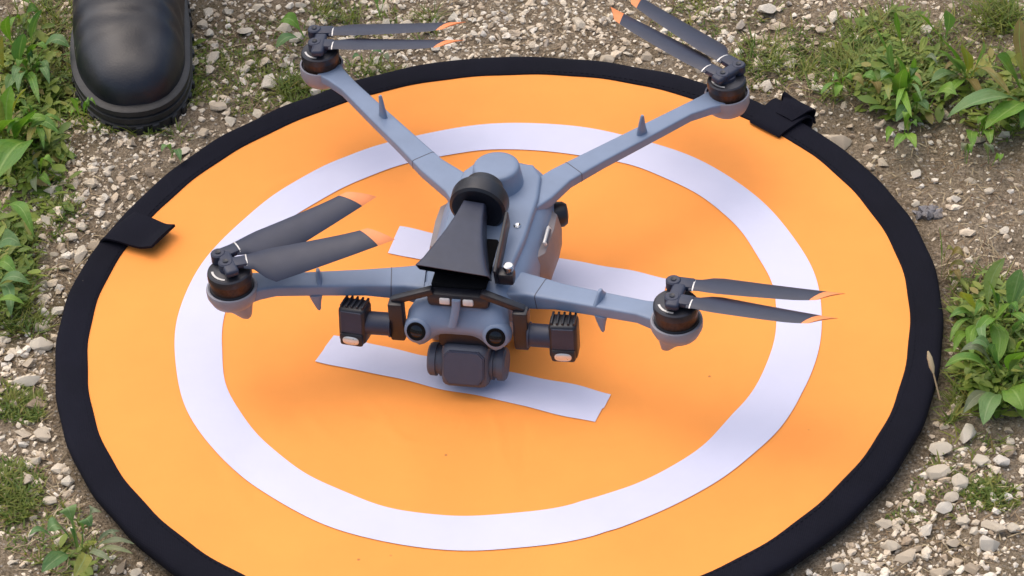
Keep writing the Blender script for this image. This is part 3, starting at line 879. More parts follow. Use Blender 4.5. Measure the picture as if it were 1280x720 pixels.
def brow(top, bot, wl, wr, e=2.5, n=40):
    (ts, tz), (bs, bz) = top, bot
    out = []
    for c, s in sup(n, e):
        k = .5 + .5 * s
        y = bs + (ts - bs) * k; z = bz + (tz - bz) * k
        w = wr if c > 0 else wl
        fl_ = 1.0 if s > 0 else 1 - .0 * s
        out.append(Vector((c * w * fl_, y, z)))
    return out
for s in (.0046, .006, .0085, .013, .018, .025, .034, .045, .050, .055, .060, .065, .070, .075, .08, .085, .09, .098):
    wl, wr = widths(s, .0042)
    hgt = .0205 + .0330 * (1 - (1 - min(1, max(0, s - .0040) / .060)) ** 2.4) ** (1 / 2.4) + .42 * max(0, s - .045)
    # lower half of each ring lies inside the sole
    rings.append(brow((s + .004, hgt), (s, -.010 if s > .02 else .004), wl, wr, 2.6 if s < .03 else 2.4))
for top, bot, w in (((.115, .092), (.125, .008), .0375), ((.132, .108), (.170, .010), .0345), ((.142, .130), (.222, .014), .0325), ((.146, .158), (.262, .045), .0330), ((.145, .190), (.264, .110), .0365), ((.140, .230), (.260, .190), .0430), ((.136, .275), (.262, .262), .0485), ((.140, .275), (.258, .262), .0450), ((.142, .240), (.256, .225), .0430)):
    rings.append(brow(top, bot, w, w, 2.2))
upper = loft('upper', rings, LEATHER, boot, 60)
for v in upper.data.vertices:                              # walking creases across the instep and a pinch at the side
    y_, z_ = v.co.y, v.co.z
    if z_ > .03 and .045 < y_ < .12:
        k = math.exp(-((y_ - .075) / .022) ** 2)
        v.co.x *= 1 - .035 * k * (1 + math.sin(y_ * 420))
        v.co.z += .0012 * k * math.sin(y_ * 420 + v.co.x * 60)
ss = upper.modifiers.new('smooth', 'SUBSURF'); ss.levels = 1; ss.render_levels = 2
# trouser leg rising out of the shaft
loft('trouser_leg', [[Vector((c * w, .200 + s * d, z)) for c, s in sup(32, 2.2)] for z, w, d in ((.235, .038, .048), (.27, .041, .052), (.32, .052, .062), (.42, .060, .072), (.50, .062, .075))], TROUSER, boot, 60)

# ------------------------------------------------------------------ stones
def hull_mesh(seed, n=18, flat=.75, mat=STONE, bev=0.0):
    r_ = np.random.default_rng(seed)
    P = r_.normal(size=(n, 3)); P /= np.linalg.norm(P, axis=1)[:, None]
    P *= r_.uniform(.82, 1.08, (n, 1)); P[:, 2] *= flat
    bm = bmesh.new()
    for q in P: bm.verts.new(q)
    g = bmesh.ops.convex_hull(bm, input=bm.verts)
    bmesh.ops.delete(bm, geom=[v for v in bm.verts if not v.link_faces], context='VERTS')
    bmesh.ops.dissolve_limit(bm, angle_limit=R(14), verts=bm.verts, edges=bm.edges)
    if bev: bmesh.ops.bevel(bm, geom=list(bm.edges), offset=bev, segments=2, profile=.6, affect='EDGES')
    bmesh.ops.triangulate(bm, faces=[f for f in bm.faces if len(f.verts) > 4])
    bmesh.ops.recalc_face_normals(bm, faces=bm.faces)
    me = bpy.data.meshes.new('stone'); bm.to_mesh(me); bm.free()
    finish(me, 28 if bev else 18)
    me.materials.append(mat)
    return me
BIG = [hull_mesh(40 + k, 13 + k % 4 * 3, .7, STONEP, .08) for k in range(10)]
SMALL = [hull_mesh(80 + k, 11 + k % 5, .72) for k in range(14)]
PX = 1 / 1950.0
def put_stone(px, py, w, h, k, rz=None, label=None, zf=.30, meshes=BIG, parent=None):
    p = at(px, py + h * .15, -.004)
    if math.hypot(p.x, p.y) < .284 + w * PX * .35:          # lies against the rim, not under it
        q = (.284 + w * PX * .35) / math.hypot(p.x, p.y); p.x *= q; p.y *= q
    a = w * PX / 2 * .98
    b = max(h * PX / 2 * 1.15, a * .6)
    c = min(a, b) * .95
    o = bpy.data.objects.new('stone', meshes[k % len(meshes)]); COL.objects.link(o)
    o.scale = (a, b, c); o.rotation_euler = (random.uniform(-.25, .25), random.uniform(-.25, .25), random.uniform(0, 6.28) if rz is None else R(rz))
    o.location = (p.x, p.y, gzs(p.x, p.y) + c * zf)
    if rz is None:
        m_ = (a + b) / 2; o.scale = (m_ * 1.08, m_ * .95, c)
    if label: tag(o, label, 'stone', 'pale limestone stones lying around the pad')
    if parent: o.parent = parent
    return o
placed = []
NOTABLE = [
    (1046, 166, 40, 32, 0, 'flat buff stone touching the rim just below the right strap'),
    (1176, 551, 34, 24, 1, 'rounded pale stone nearest the rim below the right-hand rosette'),
    (1207, 532, 26, 36, 2, 'upright pointed grey stone under the rosette of long leaves'),
    (1172, 581, 36, 22, 3, 'pale wedge-shaped stone just below the rounded stone by the rim'),
    (1200, 594, 26, 20, 4, 'blocky stone at the right of the pale wedge-shaped stone'),
    (1237, 671, 28, 26, 5, 'bright whitish angular stone near the lower right corner'),
    (1192, 669, 22, 14, 6, 'small flat stone left of the whitish angular stone'),
    (1111, 671, 32, 14, 7, 'long flat sliver stone below the pad at lower right'),
    (1263, 542, 13, 12, 8, 'small white stone under the leaf tips at right edge'),
    (1252, 568, 24, 18, 9, 'pale angular stone between white pebble and mossy patch at right'),
    (1227, 566, 26, 20, 1, 'dusty brown stone beside the upright pointed stone'),
    (1205, 640, 20, 18, 2, 'rounded stone in the middle of the lower right stone cluster'),
    (1190, 614, 20, 16, 3, 'squarish stone above the lower right stone cluster'),
    (1181, 628, 22, 18, 0, 'tan stone at the left of the lower right stone cluster'),
    (1267, 648, 20, 14, 4, 'pale stone by the right edge above the whitish stone'),
    (1048, 697, 20, 18, 5, 'tan stone below the rim at the bottom right'),
    (960, 10, 36, 26, 6, 'large grey-white stone at the top edge right of the propeller'),
    (953, 42, 22, 12, 7, 'flat pale stone under the large grey-white top stone'),
    (1041, 18, 16, 26, 8, 'tall notched stone at the top left of the right-hand weeds'),
    (1026, 35, 20, 13, 9, 'light stone below the notched stone at the top'),
    (971, 62, 14, 18, 0, 'grey stone in the grass right of the rear motor'),
    (1016, 95, 18, 16, 1, 'curved pale stone beside the small weed above the strap'),
    (757, 67, 32, 20, 2, 'flat light stone against the top of the rim'),
    (720, 17, 16, 14, 3, 'pale square stone between the rear propellers'),
    (510, 26, 24, 16, 4, 'rounded stone above the left rear propeller blades'),
    (376, 6, 20, 12, 5, 'pale stone at the top edge right of the boot'),
    (306, 36, 30, 12, 6, 'flat stone right of the boot with a darker twin'),
    (260, 38, 18, 20, 7, 'upright tan stone close to the right side of the boot'),
    (272, 130, 32, 14, 8, 'wide tan stone right of the boot sole'),
    (360, 122, 34, 18, 9, 'flat stone slanting against the rim under the left rear arm'),
    (395, 104, 22, 18, 0, 'grey stone against the rim beneath the left rear motor'),
    (228, 180, 26, 16, 1, 'tan stone in front of the boot sole close to the rim'),
    (92, 224, 16, 22, 2, 'tall pale stone in the gravel left of the strap'),
    (86, 287, 26, 14, 3, 'flat pale slab left of the black strap'),
    (101, 276, 20, 14, 4, 'buff stone leaning behind the flat slab left of the strap'),
    (66, 308, 14, 10, 5, 'small tan stone below the flat slab left of the strap'),
    (9, 262, 15, 13, 6, 'smooth white pebble at the left edge under the big leaf'),
    (72, 352, 18, 14, 7, 'light stone midway down the left gravel'),
    (50, 398, 22, 18, 8, 'pale lumpy stone beside the grass at left'),
    (50, 422, 40, 20, 9, 'long ridged stone touching the left of the rim'),
    (32, 468, 42, 18, 0, 'broad flat grey stone near the left edge, lower of two'),
    (11, 441, 16, 16, 1, 'round pale pebble at the left edge above the broad flat stone'),
    (33, 594, 17, 20, 2, 'white angular stone at lower left'),
    (60, 617, 24, 14, 3, 'flat white stone at lower left above the small leafy weed'),
    (86, 592, 20, 16, 4, 'grey-tan stone nearest the rim at lower left'),
    (40, 638, 12, 9, 5, 'little pale stone by the yellowish moss at lower left'),
    (168, 706, 16, 16, 6, 'pale stone against the rim at the bottom left'),
    (1213, 217, 22, 9, 7, 'thin pale flake on the bare soil at right'),
    (1236, 233, 16, 10, 8, 'small light stone right of the thin pale flake'),
    (1198, 233, 15, 9, 9, 'small buff stone below the thin pale flake'),
    (1145, 245, 14, 10, 0, 'little stone next to the dark grey clump by the rim'),
    (1256, 290, 18, 12, 1, 'dusty stone on bare soil above the right-hand rosette'),
]
for i, (px, py, w, h, k, lab) in enumerate(NOTABLE):
    o = put_stone(px, py, w, h, i * 3 + k, random.uniform(-25, 25), lab, .42)
    placed.append((o.location.x, o.location.y, max(o.scale.x, o.scale.y)))
# dark grey burnt clump by the rim
CLUMP = stone_mat('ash_clump', False)
for el in [n for n in CLUMP.node_tree.nodes if n.type == 'VALTORGB'][:1]:
    for e_ in el.color_ramp.elements: e_.color = (.13, .13, .15, 1)
bm = bmesh.new()
for k in range(26):
    me_ = hull_mesh(300 + k, 11, .8, CLUMP)
    n0 = len(bm.verts); bm.from_mesh(me_); bm.verts.ensure_lookup_table()
    r_ = .0018 + .0028 * random.random(); a_ = random.uniform(0, 6.283); q_ = random.random() ** .6
    for v in bm.verts[n0:]: v.co = v.co * r_ + Vector((math.cos(a_) * q_ * .009, math.sin(a_) * q_ * .007, .004 * (1 - q_)))
    bpy.data.meshes.remove(me_)
cp = at(1163, 262, -.006)
cl = from_bm(bm, 'ash_clump', CLUMP, None, 0); cl.location = (cp.x, cp.y, gzs(cp.x, cp.y))
tag(cl, 'dark grey crumbly clump on the soil right of the rim', 'clump')
placed.append((cl.location.x, cl.location.y, .01))

# density of loose gravel over the ground, read off the photo (centre, reach, weight)
DENS = [(120, 230, 120, 110, .75), (60, 430, 110, 90, .75), (300, 60, 120, 90, .5), (560, 30, 160, 70, .75), (720, 30, 120, 60, .55), (920, 30, 110, 60, .65), (1090, 30, 120, 60, .35), (1240, 60, 70, 60, .3),
        (1180, 620, 130, 110, .70), (1060, 690, 90, 60, .6), (60, 570, 90, 70, .5), (70, 690, 110, 50, .4), (1200, 300, 100, 60, .25), (200, 700, 60, 40, .6)]
def dens(x, y):
    px, py = to_px(x, y)
    d = np.full(px.shape, .20)
    for cx, cy, rx, ry, w in DENS:
        d = np.maximum(d, w * np.exp(-(((px - cx) / rx) ** 2 + ((py - cy) / ry) ** 2) * .7))
    # bare smooth soil to the right of the pad
    bare = np.exp(-(((px - 1150) / 110) ** 2 + ((py - 235) / 75) ** 2))
    d = d * (1 - .75 * bare)
    return np.clip(d * (.55 + .9 * vnoise(x, y, 22, 3)), 0, 1)
def scatter(n, x0, x1, y0, y1, rmin):
    x = rng.uniform(x0, x1, n); y = rng.uniform(y0, y1, n)
    keep = (np.hypot(x, y) > rmin) & (rng.random(n) < dens(x, y))
    return x[keep], y[keep]
# single pebbles that can be picked out: parts of the ground
sx_, sy_ = scatter(9000, -.40, .44, -.31, .45, .288)
px_, py_ = to_px(sx_, sy_)
vis = (px_ > -10) & (px_ < 1290) & (py_ > -12) & (py_ < 735)
sx_, sy_ = sx_[vis], sy_[vis]
cnt = 0; pl = np.array(placed)
for x, y in zip(sx_, sy_):
    if cnt >= 240: break
    a = random.choice((.003, .0034, .0038, .0044, .005, .006, .007))
    if np.min(np.hypot(pl[:, 0] - x, pl[:, 1] - y) - pl[:, 2]) < a * .8: continue
    pl = np.vstack([pl, [x, y, a]])
    o = bpy.data.objects.new('stone', SMALL[cnt % len(SMALL)]); COL.objects.link(o); o.parent = ground
    o.scale = (a * random.uniform(.85, 1.35), a * random.uniform(.75, 1.1), a * random.uniform(.5, .85))
    o.rotation_euler = (random.uniform(-.4, .4), random.uniform(-.4, .4), random.uniform(0, 6.28))
    o.location = (x, y, gzs(x, y) + a * .25)
    cnt += 1
# the uncountable rest
def grains(name, x, y, size, mat, flat=.65):
    t = (1 + 5 ** .5) / 2
    B = np.array([(-1, t, 0), (1, t, 0), (-1, -t, 0), (1, -t, 0), (0, -1, t), (0, 1, t), (0, -1, -t), (0, 1, -t), (t, 0, -1), (t, 0, 1), (-t, 0, -1), (-t, 0, 1)], float)
    B /= np.linalg.norm(B[0])
    Fi = np.array([(0, 11, 5), (0, 5, 1), (0, 1, 7), (0, 7, 10), (0, 10, 11), (1, 5, 9), (5, 11, 4), (11, 10, 2), (10, 7, 6), (7, 1, 8), (3, 9, 4), (3, 4, 2), (3, 2, 6), (3, 6, 8), (3, 8, 9), (4, 9, 5), (2, 4, 11), (6, 2, 10), (8, 6, 7), (9, 8, 1)])
    n = len(x)
    P = B[None] * rng.uniform(.72, 1.2, (n, 12, 1)) + rng.normal(0, .13, (n, 12, 3))
    P *= size[:, None, None] * np.stack([rng.uniform(.8, 1.45, n), rng.uniform(.7, 1.1, n), rng.uniform(.5, .85, n) * flat / .65], 1)[:, None, :]
    a = rng.uniform(0, 6.283, n); ca, sa = np.cos(a)[:, None], np.sin(a)[:, None]
    X = P[..., 0] * ca - P[..., 1] * sa; Y = P[..., 0] * sa + P[..., 1] * ca
    tl_ = rng.normal(0, .3, n)[:, None]; Z = P[..., 2] + X * tl_
    Vg = np.stack([X + x[:, None], Y + y[:, None], Z + (gz(x, y) + size * .22)[:, None]], -1).reshape(-1, 3)
    Fg = (Fi[None] + (np.arange(n) * 12)[:, None, None]).reshape(-1, 3)
    return big_mesh(name, Vg, Fg, mat, None, False)
xa, ya = scatter(110000, -.50, .56, -.40, .56, .284)
sz = np.clip(rng.lognormal(math.log(.00108), .45, len(xa)), .0005, .0034)
xb, yb = scatter(15000, -.50, .56, -.40, .56, .286)
szb = np.clip(rng.lognormal(math.log(.0023), .28, len(xb)), .0015, .0042)
xc, yc = rng.uniform(-1.3, 1.4, 16000), rng.uniform(-1.0, 1.6, 16000)
kp = ~((xc > -.5) & (xc < .56) & (yc > -.4) & (yc < .56)); xc, yc = xc[kp], yc[kp]
szc = np.clip(rng.lognormal(math.log(.0030), .4, len(xc)), .0016, .008)
gravel = grains('gravel', np.concatenate([xa, xb, xc]), np.concatenate([ya, yb, yc]), np.concatenate([sz, szb, szc]), GRAVEL)
tag(gravel, 'fine pale limestone grit scattered over the soil', kind='stuff')

# ------------------------------------------------------------------ plants
def leaf(parent, base, tip, w, mat, arch=.012, tip_z=.022, base_z=.004, fold=.22, rnd=1.0, wav=.0, pet=.16, wk=1.22):
    """a leaf from ground pixel `base` to pixel `tip`, w pixels wide"""
    b0 = at(*base, 0); zb = gzs(b0.x, b0.y) + base_z
    B = at(*base, zb); t0 = at(*tip, tip_z); T = at(*tip, max(tip_z, gzs(t0.x, t0.y) + .004))
    hw = w * PX / 2 * wk
    d = T - B; L = d.length
    side = d.cross(Vector((0, 0, 1))).normalized()
    side = (side + Vector((0, 0, random.uniform(-.35, .35)))).normalized()
    up = side.cross(d).normalized()
    n, m = 11, 7
    V_, F_, UV = [], [], []
    bend = random.uniform(-.13, .13) * L; tw = random.uniform(-.7, .7); wl_, wr_ = random.uniform(.8, 1.1), random.uniform(.8, 1.1); ph = random.uniform(0, 6); rip = random.uniform(.02, .14)
    for i in range(n + 1):
        t = i / n
        c = B + d * t + Vector((0, 0, 1)) * (arch * 4 * t * (1 - t)) + side * bend * math.sin(math.pi * t)
        if t < pet: h = hw * .14
        else:
            u = (t - pet) / (1 - pet)
            h = hw * max(.02, (math.sin(math.pi * min(1, u ** rnd)) ** .75)) * 1.0 if u < 1 else hw * .02
            h = max(h, hw * .14 * (1 - u))
        for j in range(m):
            q = j / (m - 1) * 2 - 1
            z = fold * abs(q) * h + rip * hw * math.sin(t * 13 + 2 * q + ph) * abs(q) + tw * t * q * h
            V_.append(c + side * (q * h * (wl_ if q < 0 else wr_) * (1 + .06 * math.sin(t * 21 + ph))) + up * z); UV.append((j / (m - 1), t))
    for i in range(n):
        for j in range(m - 1):
            a = i * m + j; F_.append((a, a + 1, a + m + 1, a + m))
    me = bpy.data.meshes.new('leaf'); me.from_pydata([tuple(v - parent.location) for v in V_], [], F_)
    uv = me.uv_layers.new(name='UVMap')
    for lp in me.loops: uv.data[lp.index].uv = UV[lp.vertex_index]
    me.polygons.foreach_set('use_smooth', [True] * len(me.polygons)); me.update()
    return link('leaf', me, mat, parent)
def plant(name, root, label, leaves, mats, group=None, cat='weed', **kw):
    p = at(*root, 0); g = gzs(p.x, p.y); p = at(*root, g)
    e = empty(name, (p.x, p.y, g))
    bpy.context.view_layer.update()
    tag(e, label, cat, group)
    for i, lf in enumerate(leaves):
        k = dict(kw)
        if len(lf) > 3: k.update(lf[3])
        m = k.pop('mat', mats[i % len(mats)])
        leaf(e, lf[0], lf[1], lf[2], m, **k)
    return e
def fan(c, n, r0, r1, w, a0=0, a1=360, sq=.7, **kw):
    """leaves spread round a centre, as pixel offsets"""
    out = []
    for i in range(n):
        a = R(a0 + (a1 - a0) * (i + random.uniform(.2, .8)) / n); r = random.uniform(r0, r1)
        out.append(((c[0] + 2 * math.cos(a), c[1] - 2 * math.sin(a)), (c[0] + r * math.cos(a), c[1] - r * math.sin(a) * sq), w * random.uniform(.75, 1.2), dict(kw)))
    return out
hi_ = dict(tip_z=.034, arch=.003); flat_ = dict(tip_z=.007, arch=.008)
plant('leafy_rosette', (1229, 398), 'upright rosette of narrow green leaves right of the rim, upper of two',
      [((1229, 396), (1203, 365), 15, hi_), ((1234, 397), (1256, 322), 15, hi_), ((1230, 402), (1246, 455), 17, flat_), ((1226, 402), (1187, 428), 8, flat_), ((1260, 398), (1276, 336), 16, hi_), ((1236, 420), (1262, 380), 14, hi_),
       ((1250, 400), (1236, 352), 11, hi_), ((1262, 405), (1292, 350), 15, hi_), ((1225, 405), (1186, 398), 10, flat_), ((1232, 410), (1215, 447), 12, flat_), ((1265, 420), (1292, 400), 14, hi_), ((1220, 425), (1192, 440), 10, flat_)] + fan((1245, 405), 6, 25, 50, 11, 0, 360, .8, tip_z=.02), [LEAF, LEAFB, LEAF])
plant('leafy_rosette', (1252, 483), 'spreading rosette with long lance-shaped leaves right of the rim, lower of two',
      [((1248, 480), (1181, 458), 27, dict(tip_z=.016, arch=.014, mat=LEAF)), ((1246, 497), (1204, 517), 13, dict(flat_, mat=LEAFG)), ((1252, 494), (1229, 531), 23, flat_), ((1258, 490), (1279, 512), 24, flat_), ((1254, 478), (1292, 462), 20, dict(tip_z=.02)), ((1264, 452), (1296, 432), 20, dict(tip_z=.025)),
       ((1256, 470), (1243, 430), 13, hi_), ((1262, 470), (1283, 440), 14, hi_), ((1250, 474), (1214, 430), 14, dict(tip_z=.026)), ((1275, 480), (1300, 497), 18, flat_), ((1246, 470), (1200, 440), 11, dict(tip_z=.015, mat=LEAFG))], [LEAFB, LEAF])
plant('leafy_rosette', (1209, 100), 'rosette of bluish green leaves in the middle of the top right weeds',
      [((1207, 98), (1172, 62), 15, hi_), ((1207, 98), (1178, 50), 15, hi_), ((1209, 97), (1203, 56), 15, hi_), ((1211, 98), (1230, 52), 10, hi_), ((1178, 50), (1146, 16), 15, hi_), ((1182, 48), (1185, 14), 13, hi_), ((1206, 101), (1163, 104), 13, flat_), ((1206, 99), (1180, 90), 7, dict(flat_, mat=LEAFO)),
       ((1216, 92), (1262, 118), 15, dict(tip_z=.012)), ((1211, 104), (1228, 122), 15, dict(flat_, mat=LEAFO)), ((1205, 104), (1180, 124), 12, flat_), ((1208, 98), (1190, 72), 12, hi_)], [LEAFB, LEAF, LEAFB])
plant('broadleaf_weed', (1278, 127), 'broad ribbed leaves at the right edge near the top right corner',
      [((1280, 121), (1246, 70), 28, hi_), ((1284, 121), (1268, 70), 26, hi_), ((1277, 129), (1184, 147), 30, dict(tip_z=.012, arch=.016, mat=LEAFB)), ((1279, 131), (1231, 162), 30, dict(tip_z=.010, arch=.012)), ((1283, 100), (1275, 22), 18, hi_), ((1284, 120), (1300, 80), 24, hi_), ((1280, 133), (1276, 160), 20, flat_), ((1283, 60), (1262, 30), 16, hi_)], [LEAF, LEAF, LEAFB], fold=.3)
plant('broadleaf_weed', (1130, 130), 'clump of dull green leaves left in the top right weeds',
      [((1126, 120), (1119, 68), 21, hi_), ((1131, 138), (1130, 86), 17, hi_), ((1126, 126), (1101, 98), 17, dict(tip_z=.025)), ((1158, 141), (1196, 119), 15, dict(tip_z=.02)), ((1144, 146), (1150, 124), 16, dict(tip_z=.012)), ((1134, 142), (1160, 138), 15, flat_), ((1125, 130), (1105, 125), 15, flat_), ((1134, 120), (1143, 72), 9, hi_), ((1120, 100), (1112, 55), 8, hi_), ((1118, 80), (1090, 28), 11, hi_), ((1128, 60), (1120, 15), 8, hi_), ((1135, 140), (1120, 152), 14, flat_), ((1140, 100), (1172, 82), 7, dict(tip_z=.02, mat=LEAFG))] + fan((1132, 118), 8, 20, 40, 9, 0, 360, .8, tip_z=.02), [LEAF, LEAF, LEAFB])
plant('small_weed', (1052, 114), 'small low weed on the soil above the right strap',
      [((1054, 113), (1026, 118), 13, flat_), ((1052, 112), (1040, 102), 11, flat_), ((1050, 113), (1066, 102), 12, flat_), ((1052, 115), (1044, 121), 10, flat_), ((1056, 112), (1080, 108), 10, dict(flat_, mat=LEAFO)), ((1072, 108), (1096, 102), 13, flat_), ((1080, 112), (1098, 118), 12, dict(flat_, mat=LEAFO))], [LEAF])
plant('small_weed', (1131, 172), 'small green seedling on bare soil below the top right weeds',
      [((1130, 174), (1118, 186), 12, flat_), ((1132, 174), (1145, 186), 12, flat_), ((1130, 170), (1130, 148), 9, dict(tip_z=.018)), ((1128, 172), (1108, 178), 9, flat_), ((1134, 170), (1146, 158), 8, flat_)], [LEAF])
plant('small_weed', (1224, 172), 'little yellowish green seedling under the broad ribbed leaf',
      [((1224, 172), (1216, 184), 12, flat_), ((1226, 172), (1238, 180), 12, flat_), ((1224, 168), (1222, 156), 10, dict(tip_z=.012)), ((1228, 168), (1244, 162), 8, flat_)], [LEAF])
plant('small_weed', (1206, 200), 'tiny tuft on bare soil beside the thin pale flake',
      [((1206, 205), (1202, 190), 7, dict(tip_z=.012)), ((1208, 205), (1214, 192), 7, dict(tip_z=.012)), ((1236, 205), (1242, 192), 8, dict(tip_z=.01)), ((1240, 208), (1250, 202), 8, flat_)], [LEAFG, LEAF])
plant('small_weed', (1178, 345), 'thin weed with one upright blade touching the right of the rim',
      [((1177, 347), (1174, 284), 8, dict(tip_z=.035, arch=.002)), ((1179, 345), (1206, 322), 11, dict(tip_z=.015, mat=LEAFO)), ((1180, 347), (1207, 334), 10, dict(flat_, mat=LEAFO)), ((1178, 340), (1192, 314), 6, dict(tip_z=.015, mat=LEAFG)), ((1182, 350), (1200, 352), 9, dict(flat_, mat=LEAFO))], [LEAF])
plant('broadleaf_weed', (30, 92), 'pale green broad leaves left of the boot',
      [((42, 88), (88, 60), 22, dict(tip_z=.020)), ((24, 92), (30, 42), 20, hi_), ((32, 90), (58, 62), 17, dict(tip_z=.022)), ((10, 92), (2, 45), 17, hi_), ((34, 94), (62, 96), 14, flat_), ((30, 98), (48, 112), 13, flat_), ((22, 98), (8, 116), 14, flat_), ((40, 60), (52, 12), 10, hi_), ((18, 60), (10, 20), 12, hi_)] + fan((40, 100), 7, 22, 44, 10, 0, 360, .8, tip_z=.014), [LEAFB, LEAFB, LEAF])
plant('broadleaf_weed', (18, 8), 'leaf tips at the top left corner',
      [((-6, 6), (37, 4), 22, dict(tip_z=.02)), ((30, 30), (50, 16), 11, flat_), ((28, 30), (14, 34), 10, flat_), ((34, 32), (44, 40), 10, flat_)], [LEAF])
plant('broadleaf_weed', (16, 182), 'large glossy bright green leaves at the left edge below the boot',
      [((13, 180), (14, 106), 20, hi_), ((16, 180), (46, 138), 22, hi_), ((24, 182), (74, 166), 14, dict(tip_z=.016)), ((46, 184), (-8, 230), 40, dict(tip_z=.018, arch=.016, mat=LEAF)), ((6, 176), (-10, 110), 22, hi_), ((20, 186), (-4, 196), 20, flat_), ((14, 150), (34, 110), 14, hi_), ((20, 178), (62, 150), 13, dict(tip_z=.02)), ((-4, 170), (20, 150), 18, hi_)] + fan((44, 168), 7, 20, 40, 10, 0, 360, .8, tip_z=.014), [LEAF], fold=.3)
plant('small_weed', (102, 152), 'small curled grassy sprig in front of the boot toe',
      [((103, 156), (98, 128), 8, dict(tip_z=.022)), ((105, 156), (112, 134), 8, dict(tip_z=.02)), ((100, 156), (88, 146), 8, flat_), ((107, 156), (120, 132), 6, dict(tip_z=.02))], [LEAF])
plant('small_weed', (52, 224), 'small leaf pair in the left gravel below the large glossy leaves',
      [((50, 224), (66, 206), 10, dict(tip_z=.014)), ((50, 222), (40, 208), 9, flat_), ((54, 226), (64, 232), 9, flat_), ((48, 228), (46, 240), 9, flat_)], [LEAF, LEAFG])
plant('broadleaf_weed', (-4, 320), 'long arching leaves entering from the left edge',
      [((-10, 280), (42, 295), 15, dict(tip_z=.012, arch=.02)), ((-10, 330), (26, 306), 20, dict(tip_z=.02)), ((-8, 345), (22, 345), 16, dict(tip_z=.015)), ((-8, 372), (38, 356), 14, dict(tip_z=.015, mat=LEAFB)), ((-8, 392), (30, 380), 12, dict(tip_z=.014)), ((-6, 360), (14, 395), 14, flat_)], [LEAF, LEAFB])
plant('broadleaf_weed', (101, 688), 'small round-leaved weed beside the rim at lower left',
      [((97, 684), (82, 637), 22, dict(tip_z=.014, rnd=1.4, pet=.3)), ((95, 686), (60, 664), 24, dict(tip_z=.012, rnd=1.4, pet=.3)), ((103, 684), (114, 658), 20, dict(tip_z=.012, rnd=1.3, pet=.25)), ((110, 680), (127, 640), 20, dict(tip_z=.012, rnd=1.6, mat=LEAFG, pet=.4)), ((86, 694), (52, 716), 22, dict(flat_, mat=LEAFB)), ((104, 692), (92, 724), 17, flat_), ((72, 680), (36, 670), 11, flat_),
       ((112, 692), (168, 680), 9, dict(flat_, mat=LEAFG)), ((120, 690), (166, 692), 8, dict(flat_, mat=LEAFG)), ((116, 688), (150, 664), 8, dict(flat_, mat=LEAFG)), ((110, 694), (140, 702), 9, dict(flat_, mat=LEAFG)), ((130, 686), (146, 672), 6, dict(flat_, mat=LEAFG)), ((95, 684), (88, 664), 12, flat_)], [LEAFB], wk=.95)
plant('small_weed', (377, 50), 'two-leaved dark green seedling beside the left rear motor',
      [((380, 47), (350, 28), 17, dict(flat_, mat=LEAF)), ((379, 53), (345, 60), 16, flat_)], [LEAF, LEAFB])
plant('small_weed', (212, 196), 'single small leaf by the rim below the boot',
      [((216, 196), (202, 190), 11, flat_), ((214, 198), (226, 202), 9, flat_)], [LEAFB])
plant('small_weed', (475, 12), 'green leaf at the top edge above the left rear propeller',
      [((475, 20), (472, -6), 14, dict(tip_z=.02)), ((476, 18), (490, 2), 8, dict(tip_z=.02))], [LEAFB])
plant('small_weed', (470, 78), 'narrow leaves between rim and left rear propeller',
      [((462, 80), (478, 66), 8, flat_), ((470, 86), (486, 78), 8, flat_), ((455, 84), (440, 74), 7, flat_)], [LEAFB, LEAFG])
# dry seed stalk leaning over the rim
sp0, sp1 = at(1175, 500, -.004), at(1163, 451, .012)
st = empty('seed_stalk', sp0); tag(st, 'thin dry grass seed stalk leaning over the right of the rim', 'seed stalk')
bm = bmesh.new()
lathe_bm(bm, (0, 0, 0), sp1 - sp0, [(0, .0006), ((sp1 - sp0).length * .7, .0005)], 8)
from_bm(bm, 'stem', STRAW, st)
bm = bmesh.new()
lathe_bm(bm, (sp1 - sp0) * .68, sp1 - sp0, [(0, .0006), (.004, .0018), (.010, .0017), (.014, .0005)], 10)
from_bm(bm, 'seed_head', STRAW, st)

# grass blades and ground cover: nobody could count them
def blades(name, patches, mat, hgt, wid, flatness=.5):
    Vs, Fs = [], []
    base = 0
    for (px, py, rx, ry, n, hs) in patches:
        for _ in range(int(n * 2.0)):
            for _try in range(6):
                a = random.uniform(0, 6.283); q = math.sqrt(random.random())
                p = at(px + rx * q * math.cos(a), py + ry * q * math.sin(a), -.006)
                if math.hypot(p.x, p.y) > .289: break
            else: continue
            h = hs * random.uniform(.5, 1.2) * hgt; w = wid * random.uniform(.6, 1.3)
            az = random.uniform(0, 6.283); ln = random.uniform(.25, 1.1) * flatness * 2
            d = Vector((math.cos(az) * ln, math.sin(az) * ln, 1)).normalized()
            s = Vector((-math.sin(az), math.cos(az), 0))
            g = Vector((p.x, p.y, gzs(p.x, p.y)))
            dr = Vector((math.cos(az), math.sin(az), -.4)) * h * random.uniform(.1, .5)
            for t, ww in ((0, 1), (.4, .9), (.75, .6), (1, .08)):
                c = g + d * h * t + dr * t * t
                Vs.append(c - s * w / 2 * ww); Vs.append(c + s * w / 2 * ww)
            for k in range(3):
                Fs.append((base + 2 * k, base + 2 * k + 1, base + 2 * k + 3, base + 2 * k + 2))
            base += 8
    return big_mesh(name, np.array([tuple(v) for v in Vs]), np.array(Fs), mat, None, True)
